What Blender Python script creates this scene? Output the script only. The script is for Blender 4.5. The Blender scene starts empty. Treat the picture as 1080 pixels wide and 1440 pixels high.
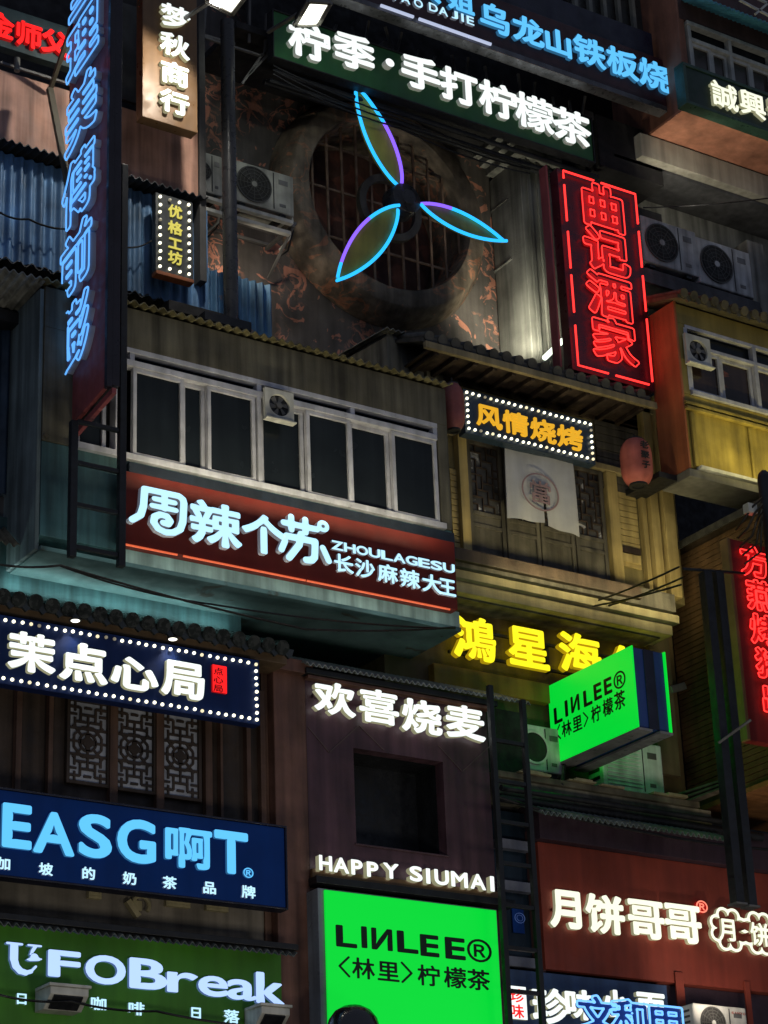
import bpy, math, random
import numpy as np
from mathutils import Vector, Matrix
random.seed(7)
SC = bpy.context.scene
COL = SC.collection
R = math.radians

# ------------------------------------------------------------------ camera
YAW, PITCH, ROLL, FPX = R(33.89927), R(23.24118), R(-2.32349), 3301.815
EYE = np.array([0.0, 0.0, 1.6])
_fw = np.array([math.sin(YAW)*math.cos(PITCH), math.cos(YAW)*math.cos(PITCH), math.sin(PITCH)])
_r0 = np.array([math.cos(YAW), -math.sin(YAW), 0.0]); _u0 = np.cross(_r0, _fw)
_r = math.cos(ROLL)*_r0 + math.sin(ROLL)*_u0
_u = -math.sin(ROLL)*_r0 + math.cos(ROLL)*_u0
cam = bpy.data.cameras.new('camera'); camo = bpy.data.objects.new('camera', cam); COL.objects.link(camo)
cam.sensor_fit = 'VERTICAL'; cam.sensor_height = 24.0; cam.lens = FPX/1440*24.0
cam.clip_end = 2000; cam.clip_start = 0.1
m = Matrix.Identity(4)
for i in range(3):
    m[i][0], m[i][1], m[i][2], m[i][3] = _r[i], _u[i], -_fw[i], EYE[i]
camo.matrix_world = m
SC.camera = camo

# ------------------------------------------------------------------ night sky, exposure
w = bpy.data.worlds.new('World'); SC.world = w; w.use_nodes = True
nt = w.node_tree; nt.nodes.clear()
out = nt.nodes.new('ShaderNodeOutputWorld'); bg = nt.nodes.new('ShaderNodeBackground')
sky = nt.nodes.new('ShaderNodeTexSky'); sky.sky_type = 'NISHITA'; sky.sun_disc = False
sky.sun_elevation = R(-4); sky.sun_rotation = R(200)
mix = nt.nodes.new('ShaderNodeMix'); mix.data_type = 'RGBA'; mix.blend_type = 'ADD'
mix.inputs[0].default_value = 1.0
nt.links.new(sky.outputs[0], mix.inputs[6]); mix.inputs[7].default_value = (0.80, 0.95, 1.35, 1)   # city glow
nt.links.new(mix.outputs[2], bg.inputs[0]); bg.inputs[1].default_value = 0.14
nt.links.new(bg.outputs[0], out.inputs[0])
SC.view_settings.view_transform = 'Standard'; SC.view_settings.look = 'None'
SC.view_settings.exposure = 0.0; SC.view_settings.gamma = 1.0
SC.cycles.use_denoising = True
SC.cycles.max_bounces = 6; SC.cycles.sample_clamp_indirect = 3.0

def lamp(kind, name, loc, energy, color=(1, 1, 1), to=None, size=0.15, spot=80, blend=0.6):
    l = bpy.data.lights.new(name, kind); o = bpy.data.objects.new(name, l); COL.objects.link(o)
    o.location = loc; l.energy = energy; l.color = color
    if kind == 'AREA': l.size = size
    else: l.shadow_soft_size = size
    if kind == 'SPOT': l.spot_size = R(spot); l.spot_blend = blend
    if to is not None:
        o.rotation_euler = (Vector(to)-Vector(loc)).to_track_quat('-Z', 'Y').to_euler()
    return o

# ------------------------------------------------------------------ pixel -> place
def _ray(px, py): return _fw + (px-540)/FPX*_r + (720-py)/FPX*_u
def W(px, py, Y):
    d = _ray(px, py); return EYE + d*(Y/d[1])
def onX(px, py, X):
    d = _ray(px, py); return EYE + d*(X/d[0])
def onZ(px, py, Z):
    d = _ray(px, py); return EYE + d*((Z-EYE[2])/d[2])

# ------------------------------------------------------------------ materials
MATS = {}
def mat(name, col, rough=0.65, var=0.35, scale=2.5, bump=0.15, metal=0.0, streak=0.25, fine=40.0, patch=None, spec=0.4, pscale=2.0, pthr=0.58, vein=False):
    if name in MATS: return MATS[name]
    M = bpy.data.materials.new(name); M.use_nodes = True; n = M.node_tree.nodes; L = M.node_tree.links
    b = n['Principled BSDF']; b.inputs['Roughness'].default_value = rough; b.inputs['Metallic'].default_value = metal
    b.inputs['Specular IOR Level'].default_value = spec
    g = n.new('ShaderNodeNewGeometry')
    def noise(sc, det=6, vec=None, dist=0.0):
        t = n.new('ShaderNodeTexNoise'); t.inputs['Scale'].default_value = sc; t.inputs['Detail'].default_value = det
        t.inputs['Distortion'].default_value = dist
        L.new(vec or g.outputs['Position'], t.inputs['Vector']); return t.outputs[0]
    def rng(src, a, b_, f0=0.3, f1=0.7):
        r = n.new('ShaderNodeMapRange'); L.new(src, r.inputs[0]); r.inputs[1].default_value = f0; r.inputs[2].default_value = f1
        r.inputs[3].default_value = a; r.inputs[4].default_value = b_; return r.outputs[0]
    def mul(a, fac):
        x = n.new('ShaderNodeMix'); x.data_type = 'RGBA'; x.blend_type = 'MULTIPLY'; x.inputs[0].default_value = 1
        L.new(a, x.inputs[6]); L.new(fac, x.inputs[7]); return x.outputs[2]
    rgb = n.new('ShaderNodeRGB'); rgb.outputs[0].default_value = (*col, 1); c = rgb.outputs[0]
    if patch:
        pm = n.new('ShaderNodeMix'); pm.data_type = 'RGBA'
        if vein:
            sb = n.new('ShaderNodeMath'); sb.operation = 'SUBTRACT'; L.new(noise(pscale*2.2, 5, None, 0.9), sb.inputs[0]); sb.inputs[1].default_value = 0.5
            ab = n.new('ShaderNodeMath'); ab.operation = 'ABSOLUTE'; L.new(sb.outputs[0], ab.inputs[0])
            mm = n.new('ShaderNodeMath'); mm.operation = 'MULTIPLY'; L.new(rng(ab.outputs[0], 1, 0, 0.010, 0.034), mm.inputs[0]); L.new(rng(noise(pscale*0.45, 6, None, .5), 0, 1, pthr-.05, pthr+.03), mm.inputs[1])
            m2 = n.new('ShaderNodeMath'); m2.operation = 'MAXIMUM'; L.new(mm.outputs[0], m2.inputs[0]); L.new(rng(noise(pscale*1.6, 9, None, 1.6), 0, .85, pthr+.05, pthr+.08), m2.inputs[1])
            L.new(m2.outputs[0], pm.inputs[0])
        else: L.new(rng(noise(pscale, 8, None, 1.2), 0, 1, pthr, pthr+0.05), pm.inputs[0])
        L.new(c, pm.inputs[6]); pm.inputs[7].default_value = (*patch, 1); c = pm.outputs[2]
    c = mul(c, rng(noise(scale), 1-var, 1+var*0.6))
    if streak:
        mp = n.new('ShaderNodeMapping'); mp.inputs['Scale'].default_value = (9, 9, 0.55); L.new(g.outputs['Position'], mp.inputs[0])
        c = mul(c, rng(noise(1.0, 5, mp.outputs[0]), 1-streak, 1+streak*0.5))
    L.new(c, b.inputs['Base Color'])
    L.new(rng(noise(scale*3), max(0.05, rough-0.18), min(1, rough+0.18)), b.inputs['Roughness'])
    if bump:
        bp = n.new('ShaderNodeBump'); bp.inputs['Strength'].default_value = bump; bp.inputs['Distance'].default_value = 0.01
        L.new(noise(fine, 4), bp.inputs['Height']); L.new(bp.outputs[0], b.inputs['Normal'])
    MATS[name] = M; return M
def em(name, col, strength=1.0, base=None):
    if name in MATS: return MATS[name]
    M = bpy.data.materials.new(name); M.use_nodes = True; b = M.node_tree.nodes['Principled BSDF']
    b.inputs['Base Color'].default_value = (*(base or [c*0.5 for c in col]), 1)
    b.inputs['Emission Color'].default_value = (*col, 1); b.inputs['Emission Strength'].default_value = strength
    b.inputs['Roughness'].default_value = 0.4
    MATS[name] = M; return M
def glass(name, col=(0.012, 0.016, 0.02)):
    if name in MATS: return MATS[name]
    M = mat(name, col, 0.10, 0.3, 1.5, 0.03, spec=0.18, streak=0.2, fine=2.0); return M

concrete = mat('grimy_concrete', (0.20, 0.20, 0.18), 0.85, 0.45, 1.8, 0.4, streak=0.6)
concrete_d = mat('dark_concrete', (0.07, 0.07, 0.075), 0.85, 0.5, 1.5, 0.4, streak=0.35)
bluegrey = mat('blue_grey_paint', (0.13, 0.17, 0.18), 0.75, 0.4, 1.4, 0.3, streak=0.6)
teal = mat('teal_paint', (0.045, 0.105, 0.115), 0.65, 0.4, 1.6, 0.25, streak=0.6)
pale_teal = mat('stained_pale_paint', (0.30, 0.40, 0.37), 0.7, 0.45, 2.2, 0.2, streak=0.5)
olive = mat('olive_render', (0.115, 0.105, 0.075), 0.85, 0.4, 1.6, 0.4, streak=0.6)
fanwall = mat('peeling_wall', (0.105, 0.093, 0.085), 0.8, 0.6, 1.4, 0.4, streak=0.35, patch=(0.62, 0.26, 0.17), pscale=1.9, pthr=0.54, vein=True)
ringmat = mat('rusty_duct_metal', (0.17, 0.135, 0.10), 0.7, 0.75, 2.2, 0.6, 0.0, 0.5, patch=(0.42, 0.19, 0.11), pscale=1.6, pthr=0.57, vein=True)
steel = mat('dull_grey_metal', (0.16, 0.155, 0.15), 0.5, 0.4, 3, 0.15, 0.4)
blackm = mat('black_painted_steel', (0.012, 0.013, 0.016), 0.5, 0.4, 5, 0.1)
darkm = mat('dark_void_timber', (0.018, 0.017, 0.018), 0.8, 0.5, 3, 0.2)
alu = mat('aged_aluminium', (0.52, 0.52, 0.56), 0.45, 0.3, 4, 0.08, 0.15, 0.25)
white_pl = mat('aged_white_plastic', (0.50, 0.50, 0.46), 0.5, 0.25, 4, 0.06, streak=0.3)
white_gr = mat('pale_green_plastic', (0.60, 0.66, 0.63), 0.5, 0.25, 4, 0.06, streak=0.3)
salmon = mat('salmon_timber', (0.46, 0.25, 0.18), 0.65, 0.35, 2.2, 0.2, streak=0.55)
brownwood = mat('brown_timber', (0.115, 0.062, 0.042), 0.6, 0.4, 2.5, 0.25, streak=0.5)
pillarwood = mat('red_brown_timber', (0.155, 0.075, 0.055), 0.5, 0.45, 2.2, 0.2, streak=0.45)
darkwood = mat('dark_timber', (0.045, 0.030, 0.022), 0.6, 0.45, 2.5, 0.25, streak=0.5)
greywood = mat('grey_timber', (0.085, 0.078, 0.065), 0.75, 0.45, 2.5, 0.3, streak=0.55)
creamwood = mat('cream_timber', (0.40, 0.31, 0.13), 0.65, 0.35, 2.2, 0.25, streak=0.45)
creamplaster = mat('cream_board', (0.30, 0.26, 0.15), 0.7, 0.35, 2.2, 0.2, streak=0.3)
bluecorr = mat('blue_corrugated', (0.10, 0.21, 0.38), 0.55, 0.55, 2.8, 0.15, 0.1, 0.5)
bluecorr_r = mat('worn_blue_corrugated', (0.08, 0.21, 0.38), 0.55, 0.5, 2.8, 0.15, 0.1, 0.4, patch=(0.36, 0.24, 0.2), pscale=2.6, pthr=0.62)
cyancorr = mat('cyan_corrugated', (0.10, 0.35, 0.48), 0.55, 0.4, 2.5, 0.15)
greycorr = mat('grey_corrugated', (0.17, 0.20, 0.19), 0.55, 0.5, 3, 0.15, 0.1, 0.4)
darkcorr = mat('black_corrugated', (0.02, 0.022, 0.026), 0.5, 0.4, 3, 0.1)
tilemat = mat('glazed_black_tile', (0.022, 0.026, 0.024), 0.25, 0.4, 6, 0.15, spec=0.6)
yellowp = mat('yellow_render', (0.35, 0.265, 0.055), 0.75, 0.4, 2.2, 0.6, streak=0.4, fine=70)
yellow_d = mat('olive_yellow_render', (0.24, 0.19, 0.06), 0.75, 0.3, 1.6, 0.35, streak=0.2)
orangep = mat('orange_render', (0.36, 0.115, 0.045), 0.7, 0.35, 1.6, 0.25, streak=0.25)
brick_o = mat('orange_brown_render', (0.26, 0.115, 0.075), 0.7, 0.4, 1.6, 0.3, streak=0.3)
redwall = mat('dark_red_paint', (0.22, 0.036, 0.020), 0.7, 0.3, 1.3, 0.15, streak=0.2)
purple = mat('purple_black_paint', (0.04, 0.022, 0.035), 0.6, 0.3, 2, 0.15)
mauve = mat('mauve_brown_panel', (0.09, 0.044, 0.058), 0.5, 0.45, 1.8, 0.12, streak=0.4)
maroon = mat('maroon_board', (0.30, 0.07, 0.075), 0.5, 0.25, 2, 0.05, streak=0.2)
redboard = mat('deep_red_board', (0.14, 0.018, 0.012), 0.5, 0.2, 2, 0.05, streak=0.1, spec=.2)
navy = mat('navy_board', (0.008, 0.022, 0.10), 0.5, 0.2, 2, 0.04, streak=0.1, spec=.15)
navy_b = mat('blue_board', (0.004, 0.035, 0.19), 0.5, 0.15, 2, 0.04, streak=0.08, spec=.15)
navy_d = mat('black_navy_board', (0.014, 0.016, 0.035), 0.4, 0.3, 2, 0.04)
greenb = mat('dark_green_board', (0.025, 0.125, 0.04), 0.5, 0.2, 1.6, 0.04, streak=0.12)
greenb2 = mat('black_green_board', (0.012, 0.035, 0.022), 0.4, 0.2, 2, 0.04)
greenu = mat('leaf_green_board', (0.055, 0.22, 0.016), 0.55, 0.3, 1.1, 0.06, streak=0.15)
brownboard = mat('bronze_board', (0.16, 0.09, 0.042), 0.42, 0.25, 2, 0.04, 0.1, 0.2)
tealboard = mat('dark_teal_board', (0.05, 0.085, 0.09), 0.5, 0.3, 2, 0.05)
clothm = mat('off_white_cloth', (0.40, 0.41, 0.45), 0.9, 0.15, 3, 0.2, streak=0.1, fine=120)
clothink = mat('faded_red_ink', (0.28, 0.19, 0.22), 0.9, 0.2, 6, 0.1)
blackink = mat('black_ink', (0.012, 0.012, 0.012), 0.6, 0.2, 6, 0.0)
cablem = mat('black_cable', (0.008, 0.008, 0.009), 0.5, 0.2, 5, 0.0)
lanternm = mat('pink_lantern_paper', (0.38, 0.10, 0.085), 0.7, 0.3, 5, 0.2)
lanternd = mat('dusty_red_lantern_paper', (0.20, 0.06, 0.06), 0.7, 0.3, 5, 0.2)
olivelea = mat('olive_blade_sheet', (0.30, 0.28, 0.05), 0.45, 0.3, 3, 0.05)
glassm = glass('dark_window_glass')
glass_b = glass('blue_dark_glass', (0.012, 0.022, 0.035))
asphalt = mat('asphalt', (0.05, 0.05, 0.05), 0.9)
latpane = mat('frosted_lattice_pane', (0.34, 0.36, 0.42), 0.6, 0.3, 3, 0.05)
bulbm = em('warm_bulb', (1.0, 0.95, 0.72), 2.2)
bulb_weak = em('weak_bulb', (1.0, 0.88, 0.58), 1.0); bulb_off = em('dead_bulb', (1.0, 0.8, 0.5), 0.12, (.5, .5, .45))
lampface = em('floodlight_lens', (1.0, 0.98, 0.82), 3.0)
tubem = em('fluorescent_tube', (0.90, 1.0, 0.80), 2.6)

# ------------------------------------------------------------------ mesh builder
class MB:
    def __init__(s): s.v = []; s.f = []; s.mi = []
    def add(s, vs, fs, mi=0):
        o = len(s.v); s.v += [tuple(map(float, p)) for p in vs]
        s.f += [tuple(i+o for i in f) for f in fs]; s.mi += [mi]*len(fs); return s
    def box(s, x0, x1, y0, y1, z0, z1, mi=0):
        if x0 > x1: x0, x1 = x1, x0
        if z0 > z1: z0, z1 = z1, z0
        v = [(x, y, z) for z in (z0, z1) for y in (y0, y1) for x in (x0, x1)]
        return s.add(v, [(0, 2, 3, 1), (4, 5, 7, 6), (0, 1, 5, 4), (2, 6, 7, 3), (0, 4, 6, 2), (1, 3, 7, 5)], mi)
    def pbox(s, tl, br, Y, d, mi=0):
        a, b = W(*tl, Y), W(*br, Y); return s.box(a[0], b[0], Y, Y+d, b[2], a[2], mi)
    def bar(s, A, B, w, d, up=(0, 1, 0), mi=0):
        A, B = Vector(A), Vector(B); t = (B-A).normalized(); n = Vector(up); n = (n-t*n.dot(t)).normalized(); b = t.cross(n)
        v = [A+n*sy*d/2+b*sx*w/2 for sx, sy in ((-1, -1), (1, -1), (1, 1), (-1, 1))]
        v += [p+(B-A) for p in v]
        return s.add(v, [(3, 2, 1, 0), (4, 5, 6, 7), (0, 1, 5, 4), (1, 2, 6, 5), (2, 3, 7, 6), (3, 0, 4, 7)], mi)
    def tube(s, pts, r, n=8, closed=False, mi=0, caps=True):
        P = [Vector(p) for p in pts]; k = len(P); base = len(s.v); prev = None
        for i, p in enumerate(P):
            a = P[i-1] if (i or closed) else p; b = P[(i+1) % k] if (i < k-1 or closed) else p
            t = (b-a)
            t = t.normalized() if t.length > 1e-9 else Vector((0, 0, 1))
            if prev is None:
                q = Vector((0, 1, 0)) if abs(t.y) < 0.9 else Vector((1, 0, 0))
            else: q = prev
            nrm = (q-t*q.dot(t)).normalized(); prev = nrm; bi = t.cross(nrm)
            rr = r[i] if isinstance(r, (list, tuple)) else r
            for j in range(n):
                a_ = 2*math.pi*j/n; s.v.append(tuple(p+nrm*(math.cos(a_)*rr)+bi*(math.sin(a_)*rr)))
        for i in range(k if closed else k-1):
            for j in range(n):
                a = base+i*n+j; b = base+i*n+(j+1) % n; c = base+((i+1) % k)*n+(j+1) % n; d = base+((i+1) % k)*n+j
                s.f.append((a, b, c, d)); s.mi.append(mi)
        if caps and not closed:
            s.f.append(tuple(base+j for j in range(n))[::-1]); s.mi.append(mi)
            s.f.append(tuple(base+(k-1)*n+j for j in range(n))); s.mi.append(mi)
        return s
    def cyl(s, A, B, r, n=24, mi=0): return s.tube([A, B], r, n, mi=mi)
    def lathe(s, c, prof, axis='Y', n=48, mi=0):
        # prof: (r, h) along axis (height direction: +axis)
        base = len(s.v)
        for r, h in prof:
            for j in range(n):
                a = 2*math.pi*j/n; x, y = math.cos(a)*r, math.sin(a)*r
                s.v.append((c[0]+x, c[1]+h, c[2]+y) if axis == 'Y' else (c[0]+x, c[1]+y, c[2]+h))
        for i in range(len(prof)-1):
            for j in range(n):
                q = (base+i*n+j, base+i*n+(j+1) % n, base+(i+1)*n+(j+1) % n, base+(i+1)*n+j)
                s.f.append(q); s.mi.append(mi)
        return s
    def prism(s, pts, off, mi=0):
        n = len(pts); P = [Vector(p) for p in pts]; o = Vector(off)
        fs = [tuple(range(n)), tuple(range(2*n-1, n-1, -1))]+[(i, i+n, (i+1) % n+n, (i+1) % n) for i in range(n)]
        return s.add(P+[p+o for p in P], fs, mi)
    def wave(s, x0, x1, a, b, amp, pitch, th, fn, mi=0):
        # corrugated sheet: profile along x, swept from a to b; fn(x, w, t) -> point
        n = max(8, int(abs(x1-x0)/pitch*8)); base = len(s.v)
        for sd in (0, th):
            for t in (a, b):
                for i in range(n+1):
                    x = x0+(x1-x0)*i/n; s.v.append(tuple(map(float, fn(x, amp*math.sin(2*math.pi*(x-x0)/pitch)+sd, t))))
        m_ = n+1
        for i in range(n):
            for (p, q) in ((0, 1), (2, 3), (0, 2), (1, 3)):
                s.f.append((base+p*m_+i, base+p*m_+i+1, base+q*m_+i+1, base+q*m_+i)); s.mi.append(mi)
        for i in (0, n):
            s.f.append((base+i, base+m_+i, base+3*m_+i, base+2*m_+i)); s.mi.append(mi)
        return s

SHIFT = {}
def parts(name, mb, m_, parent, bevel=0.006, step=8, **k):
    """every box of the builder as a part of its own"""
    for i in range(0, len(mb.v), step):
        q = MB(); q.v = mb.v[i:i+step]; q.f = [tuple(j-i for j in f) for f in mb.f if i <= f[0] < i+step]; q.mi = [0]*len(q.f)
        part(name, q, m_, parent, bevel, **k)
def thing(name, label, cat, loc, group=None):
    o = bpy.data.objects.new(name, None); COL.objects.link(o); o.location = loc; o.empty_display_size = 0.2
    o['label'] = label; o['category'] = cat
    if group: o['group'] = group
    SHIFT[o.name] = Vector(loc); return o
def _obj(name, mb, mats, shift, bevel, smooth):
    me = bpy.data.meshes.new(name)
    me.from_pydata([(v[0]-shift[0], v[1]-shift[1], v[2]-shift[2]) for v in mb.v], [], mb.f)
    mats = mats if isinstance(mats, (list, tuple)) else [mats]
    for q in mats: me.materials.append(q)
    if len(mats) > 1: me.polygons.foreach_set('material_index', mb.mi)
    import bmesh
    bm = bmesh.new(); bm.from_mesh(me); bmesh.ops.recalc_face_normals(bm, faces=bm.faces); bm.to_mesh(me); bm.free()
    if smooth:
        me.polygons.foreach_set('use_smooth', [True]*len(me.polygons))
        me.set_sharp_from_angle(angle=R(smooth))
    o = bpy.data.objects.new(name, me); COL.objects.link(o)
    if bevel:
        md = o.modifiers.new('bevel', 'BEVEL'); md.width = bevel; md.segments = 2; md.limit_method = 'ANGLE'; md.angle_limit = R(50)
    return o
def part(name, mb, mats, parent, bevel=0.006, smooth=0, label=None):
    sh = SHIFT[parent.name]; o = _obj(name, mb, mats, sh, bevel, smooth); o.parent = parent; SHIFT[o.name] = sh
    if label: o['label'] = label
    return o
def single(name, mb, mats, label, cat, group=None, bevel=0.006, smooth=0, kind=None):
    a = np.array(mb.v); c = (a.min(0)+a.max(0))/2; c[2] = a[:, 2].min(); c = Vector(c)
    o = _obj(name, mb, mats, c, bevel, smooth); o.location = c; SHIFT[o.name] = c
    if kind: o['kind'] = kind
    else: o['label'] = label; o['category'] = cat
    if group: o['group'] = group
    return o

# ------------------------------------------------------------------ lettering (outline font -> distance field -> rounded bold shapes)
GN, GM = 84, 0.14      # grid cells per em, margin
_gx = np.linspace(-GM, 1+GM, int(GN*(1+2*GM))+1); GX, GZ = np.meshgrid(_gx, _gx)
CUSTOM = {}
def strokes(lst):
    d = np.full(GX.shape, 9.0)
    for hw, pts in lst:
        for (a, b) in zip(pts[:-1], pts[1:]):
            ax, az, bx, bz = *a, *b; L2 = (bx-ax)**2+(bz-az)**2+1e-12
            t = np.clip(((GX-ax)*(bx-ax)+(GZ-az)*(bz-az))/L2, 0, 1)
            d = np.minimum(d, np.hypot(GX-ax-t*(bx-ax), GZ-az-t*(bz-az))-hw)
    return d
def arc(cx, cz, r, a0, a1, n=14, rz=None):
    return [(cx+r*math.cos(R(a0+(a1-a0)*i/n)), cz+(rz or r)*math.sin(R(a0+(a1-a0)*i/n))) for i in range(n+1)]
h = 0.066
CUSTOM['swirl'] = lambda: strokes([(h, [(.24, .93), (.22, .55), (.17, .34), (.02, .2)]), (h, [(.24, .93), (.86, .93), (.93, .88), (.95, .8), (.93, .38), (.88, .2), (.76, .1), (.62, .07), (.48, .12), (.4, .24), (.42, .37), (.52, .44), (.64, .43), (.7, .34), (.66, .26), (.58, .27)]),
    (h*.85, [(.42, .76), (.78, .76)]), (h*.85, [(.6, .85), (.6, .58)]), (h*.85, [(.38, .6), (.8, .6)])])
CUSTOM['ringgrass'] = lambda: np.minimum(strokes([(h, [(.04, .80), (.74, .80)]), (h, [(.2, .96), (.2, .68)]), (h, [(.5, .96), (.5, .68)]), (h*1.1, [(.1, .52), (.7, .52), (.68, .18), (.62, .1), (.5, .08)]), (h*1.1, [(.4, .62), (.36, .38), (.14, .06)]), (h, [(.06, .4), (-.02, .2)]), (h, [(.86, .42), (.98, .16)])]),
    np.abs(np.hypot(GX-.88, GZ-.90)-.085)-.045)
CUSTOM['crescent_u'] = lambda: np.minimum(strokes([(.035, [(.0, .95), (.44, .95)]), (.12, [(.21, .86), (.21, .5)]), (.11, [(.21, .5), (.27, .3)]), (.10, [(.27, .3), (.4, .17)]), (.085, [(.4, .17), (.56, .13)]), (.06, [(.56, .13), (.72, .18)]), (.035, [(.72, .18), (.86, .34)]), (.03, [(.62, .95), (1.0, .95)]), (.05, [(.83, .92), (.74, .77)]), (.02, [(.74, .77), (.68, .68)])]),
    np.minimum(strokes([(.05, [(.68, .53), (.94, .56)]), (.022, [(.60, .52), (1.02, .57)])]), np.maximum(np.hypot(GX-.81, GZ-.6)-.12, .57-GZ)))
def cloud(inner):
    d = np.hypot(GX-.5, GZ-.5)-.36
    for k in range(8): d = np.minimum(d, np.hypot(GX-.5-.36*math.cos(k*math.pi/4+.4), GZ-.5-.36*math.sin(k*math.pi/4+.4))-.16)
    return d
CUSTOM['cloud_ring'] = lambda: np.abs(cloud(0)+.03)-.034
def cloud_pair():
    d = np.full(GX.shape, 9.0)
    for cx in (.26, .74):
        d = np.minimum(d, np.hypot(GX-cx, GZ-.5)-.2)
        for k in range(8): d = np.minimum(d, np.hypot(GX-cx-.2*math.cos(k*math.pi/4+.39), GZ-.5-.2*math.sin(k*math.pi/4+.39))-.1)
    return np.abs(d+.012)-.019
CUSTOM['cloud_pair'] = cloud_pair
CUSTOM['chev_l'] = lambda: strokes([(.05, [(.72, .95), (.28, .5), (.72, .05)])])
CUSTOM['chev_r'] = lambda: strokes([(.05, [(.28, .95), (.72, .5), (.28, .05)])])
CUSTOM['dot'] = lambda: np.hypot(GX-.5, GZ-.5)-.3
CUSTOM['ring'] = lambda: np.abs(np.hypot(GX-.5, GZ-.5)-.46)-.018
CUSTOM['seal'] = lambda: np.maximum(np.abs(GX-.5), np.abs(GZ-.5))-.5

GLY = {}
def _prep(chars):
    objs = []
    for ch in chars:
        c = bpy.data.curves.new('g', 'FONT'); c.body = ch; c.fill_mode = 'NONE'; c.resolution_u = 5
        o = bpy.data.objects.new('g', c); COL.objects.link(o); objs.append(o)
    dg = bpy.context.evaluated_depsgraph_get(); dg.update()
    for ch, o in zip(chars, objs):
        me = bpy.data.meshes.new_from_object(o.evaluated_get(dg))
        v = np.array([p.co[:2] for p in me.vertices]); e = np.array([p.vertices[:] for p in me.edges])
        bpy.data.meshes.remove(me); cu = o.data; bpy.data.objects.remove(o); bpy.data.curves.remove(cu)
        lo, hi = v.min(0), v.max(0)
        A, B = v[e[:, 0]], v[e[:, 1]]
        cjk = ord(ch) > 0x2e80
        if cjk: c0, s = np.array([.5, .38]), 1/0.96
        else:
            s = 1/(0.73 if ch not in 'reak' else 0.73); c0 = (lo+hi)/2; s = 1/max(hi[1]-lo[1], .05) if ch != 'I' else 1/(hi[1]-lo[1])
        GLY[ch] = ((A-c0)*s+.5, (B-c0)*s+.5, (hi-lo)*s)
def sdf(src):
    if src in CUSTOM: return CUSTOM[src]()
    A, B, ext = GLY[src]
    d = np.full(GX.size, 9.0, np.float32); ins = np.zeros(GX.size, bool)
    x = GX.ravel().astype(np.float32); z = GZ.ravel().astype(np.float32)
    for (a, b) in zip(A.astype(np.float32), B.astype(np.float32)):
        ex, ez = b-a; L2 = ex*ex+ez*ez
        if L2 < 1e-12: continue
        px, pz = x-a[0], z-a[1]; t = np.clip((px*ex+pz*ez)/L2, 0, 1)
        d = np.minimum(d, (px-t*ex)**2+(pz-t*ez)**2)
        if abs(ez) > 1e-9:
            cr = (a[1] > z) != (b[1] > z); ins ^= cr & (x < a[0]+(z-a[1])*ex/ez)
    d = np.sqrt(d); d[ins] *= -1
    return d.reshape(GX.shape)
def contours(F):
    """closed contours of F = 0 (F < 0 inside)"""
    n0, n1 = F.shape; seg = {}
    def ev(i, j, k):   # edge point: k=0 horizontal edge from (i,j) to (i,j+1), k=1 vertical (i,j)-(i+1,j)
        f0 = F[i, j]; f1 = F[i, j+1] if k == 0 else F[i+1, j]; t = f0/(f0-f1)
        return (_gx[j]+(t*(_gx[1]-_gx[0]) if k == 0 else 0), _gx[i]+(t*(_gx[1]-_gx[0]) if k == 1 else 0))
    S = F < 0
    code = S[:-1, :-1]*1+S[:-1, 1:]*2+S[1:, 1:]*4+S[1:, :-1]*8
    T = {1: [(3, 0)], 2: [(0, 1)], 3: [(3, 1)], 4: [(1, 2)], 5: [(3, 0), (1, 2)], 6: [(0, 2)], 7: [(3, 2)], 8: [(2, 3)], 9: [(2, 0)], 10: [(0, 1), (2, 3)], 11: [(2, 1)], 12: [(1, 3)], 13: [(1, 0)], 14: [(0, 3)]}
    for i, j in zip(*np.nonzero((code > 0) & (code < 15))):
        E = [(i, j, 0), (i, j+1, 1), (i+1, j, 0), (i, j, 1)]
        for a, b in T[int(code[i, j])]: seg[E[a]] = E[b]
    outl = []
    while seg:
        k0 = next(iter(seg)); loop = []; k = k0
        while k in seg:
            loop.append(ev(*k)); k = seg.pop(k)
        if len(loop) > 7: outl.append(np.array(loop))
    return outl
def tidy(P, tol=0.0022):
    for _ in range(2): P = (np.roll(P, 1, 0)+2*P+np.roll(P, -1, 0))/4
    keep = [0]; n = len(P); i = 0
    while i < n:
        j = i+2
        while j <= n:
            a, b = P[i], P[j % n]; e = b-a; L = np.hypot(*e)+1e-9
            q = P[i+1:j]-a
            if len(q) and (np.abs(q[:, 0]*e[1]-q[:, 1]*e[0])/L).max() > tol or L > .3: break
            j += 1
        i = j-1
        if i < n: keep.append(i)
        if i == n-1 and j > n: break
    return P[keep]
SHAPES = {}
def shape(src, r):
    k = (src, r)
    if k not in SHAPES:
        D = sdf(src)
        if src in CUSTOM or r < .02: F = D-(0 if src in CUSTOM else r)
        else:       # embolden, but never close the gaps between strokes
            g = D.copy(); k = 4
            for dj in range(-k, k+1):
                for di in range(-k, k+1):
                    if di*di+dj*dj <= k*k+1: g = np.maximum(g, np.roll(np.roll(D, di, 0), dj, 1))
            F = D-np.minimum(r, np.maximum(.50*g, .004))
        F = (np.roll(F, 1, 0)+np.roll(F, -1, 0)+np.roll(F, 1, 1)+np.roll(F, -1, 1)+4*F)/8
        F[0, :] = F[-1, :] = 1; F[:, 0] = F[:, -1] = 1
        SHAPES[k] = [tidy(c) for c in contours(F)]
        SHAPES[k] = [c for c in SHAPES[k] if len(c) > 3]
    return SHAPES[k]
SOLID = {}
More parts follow.
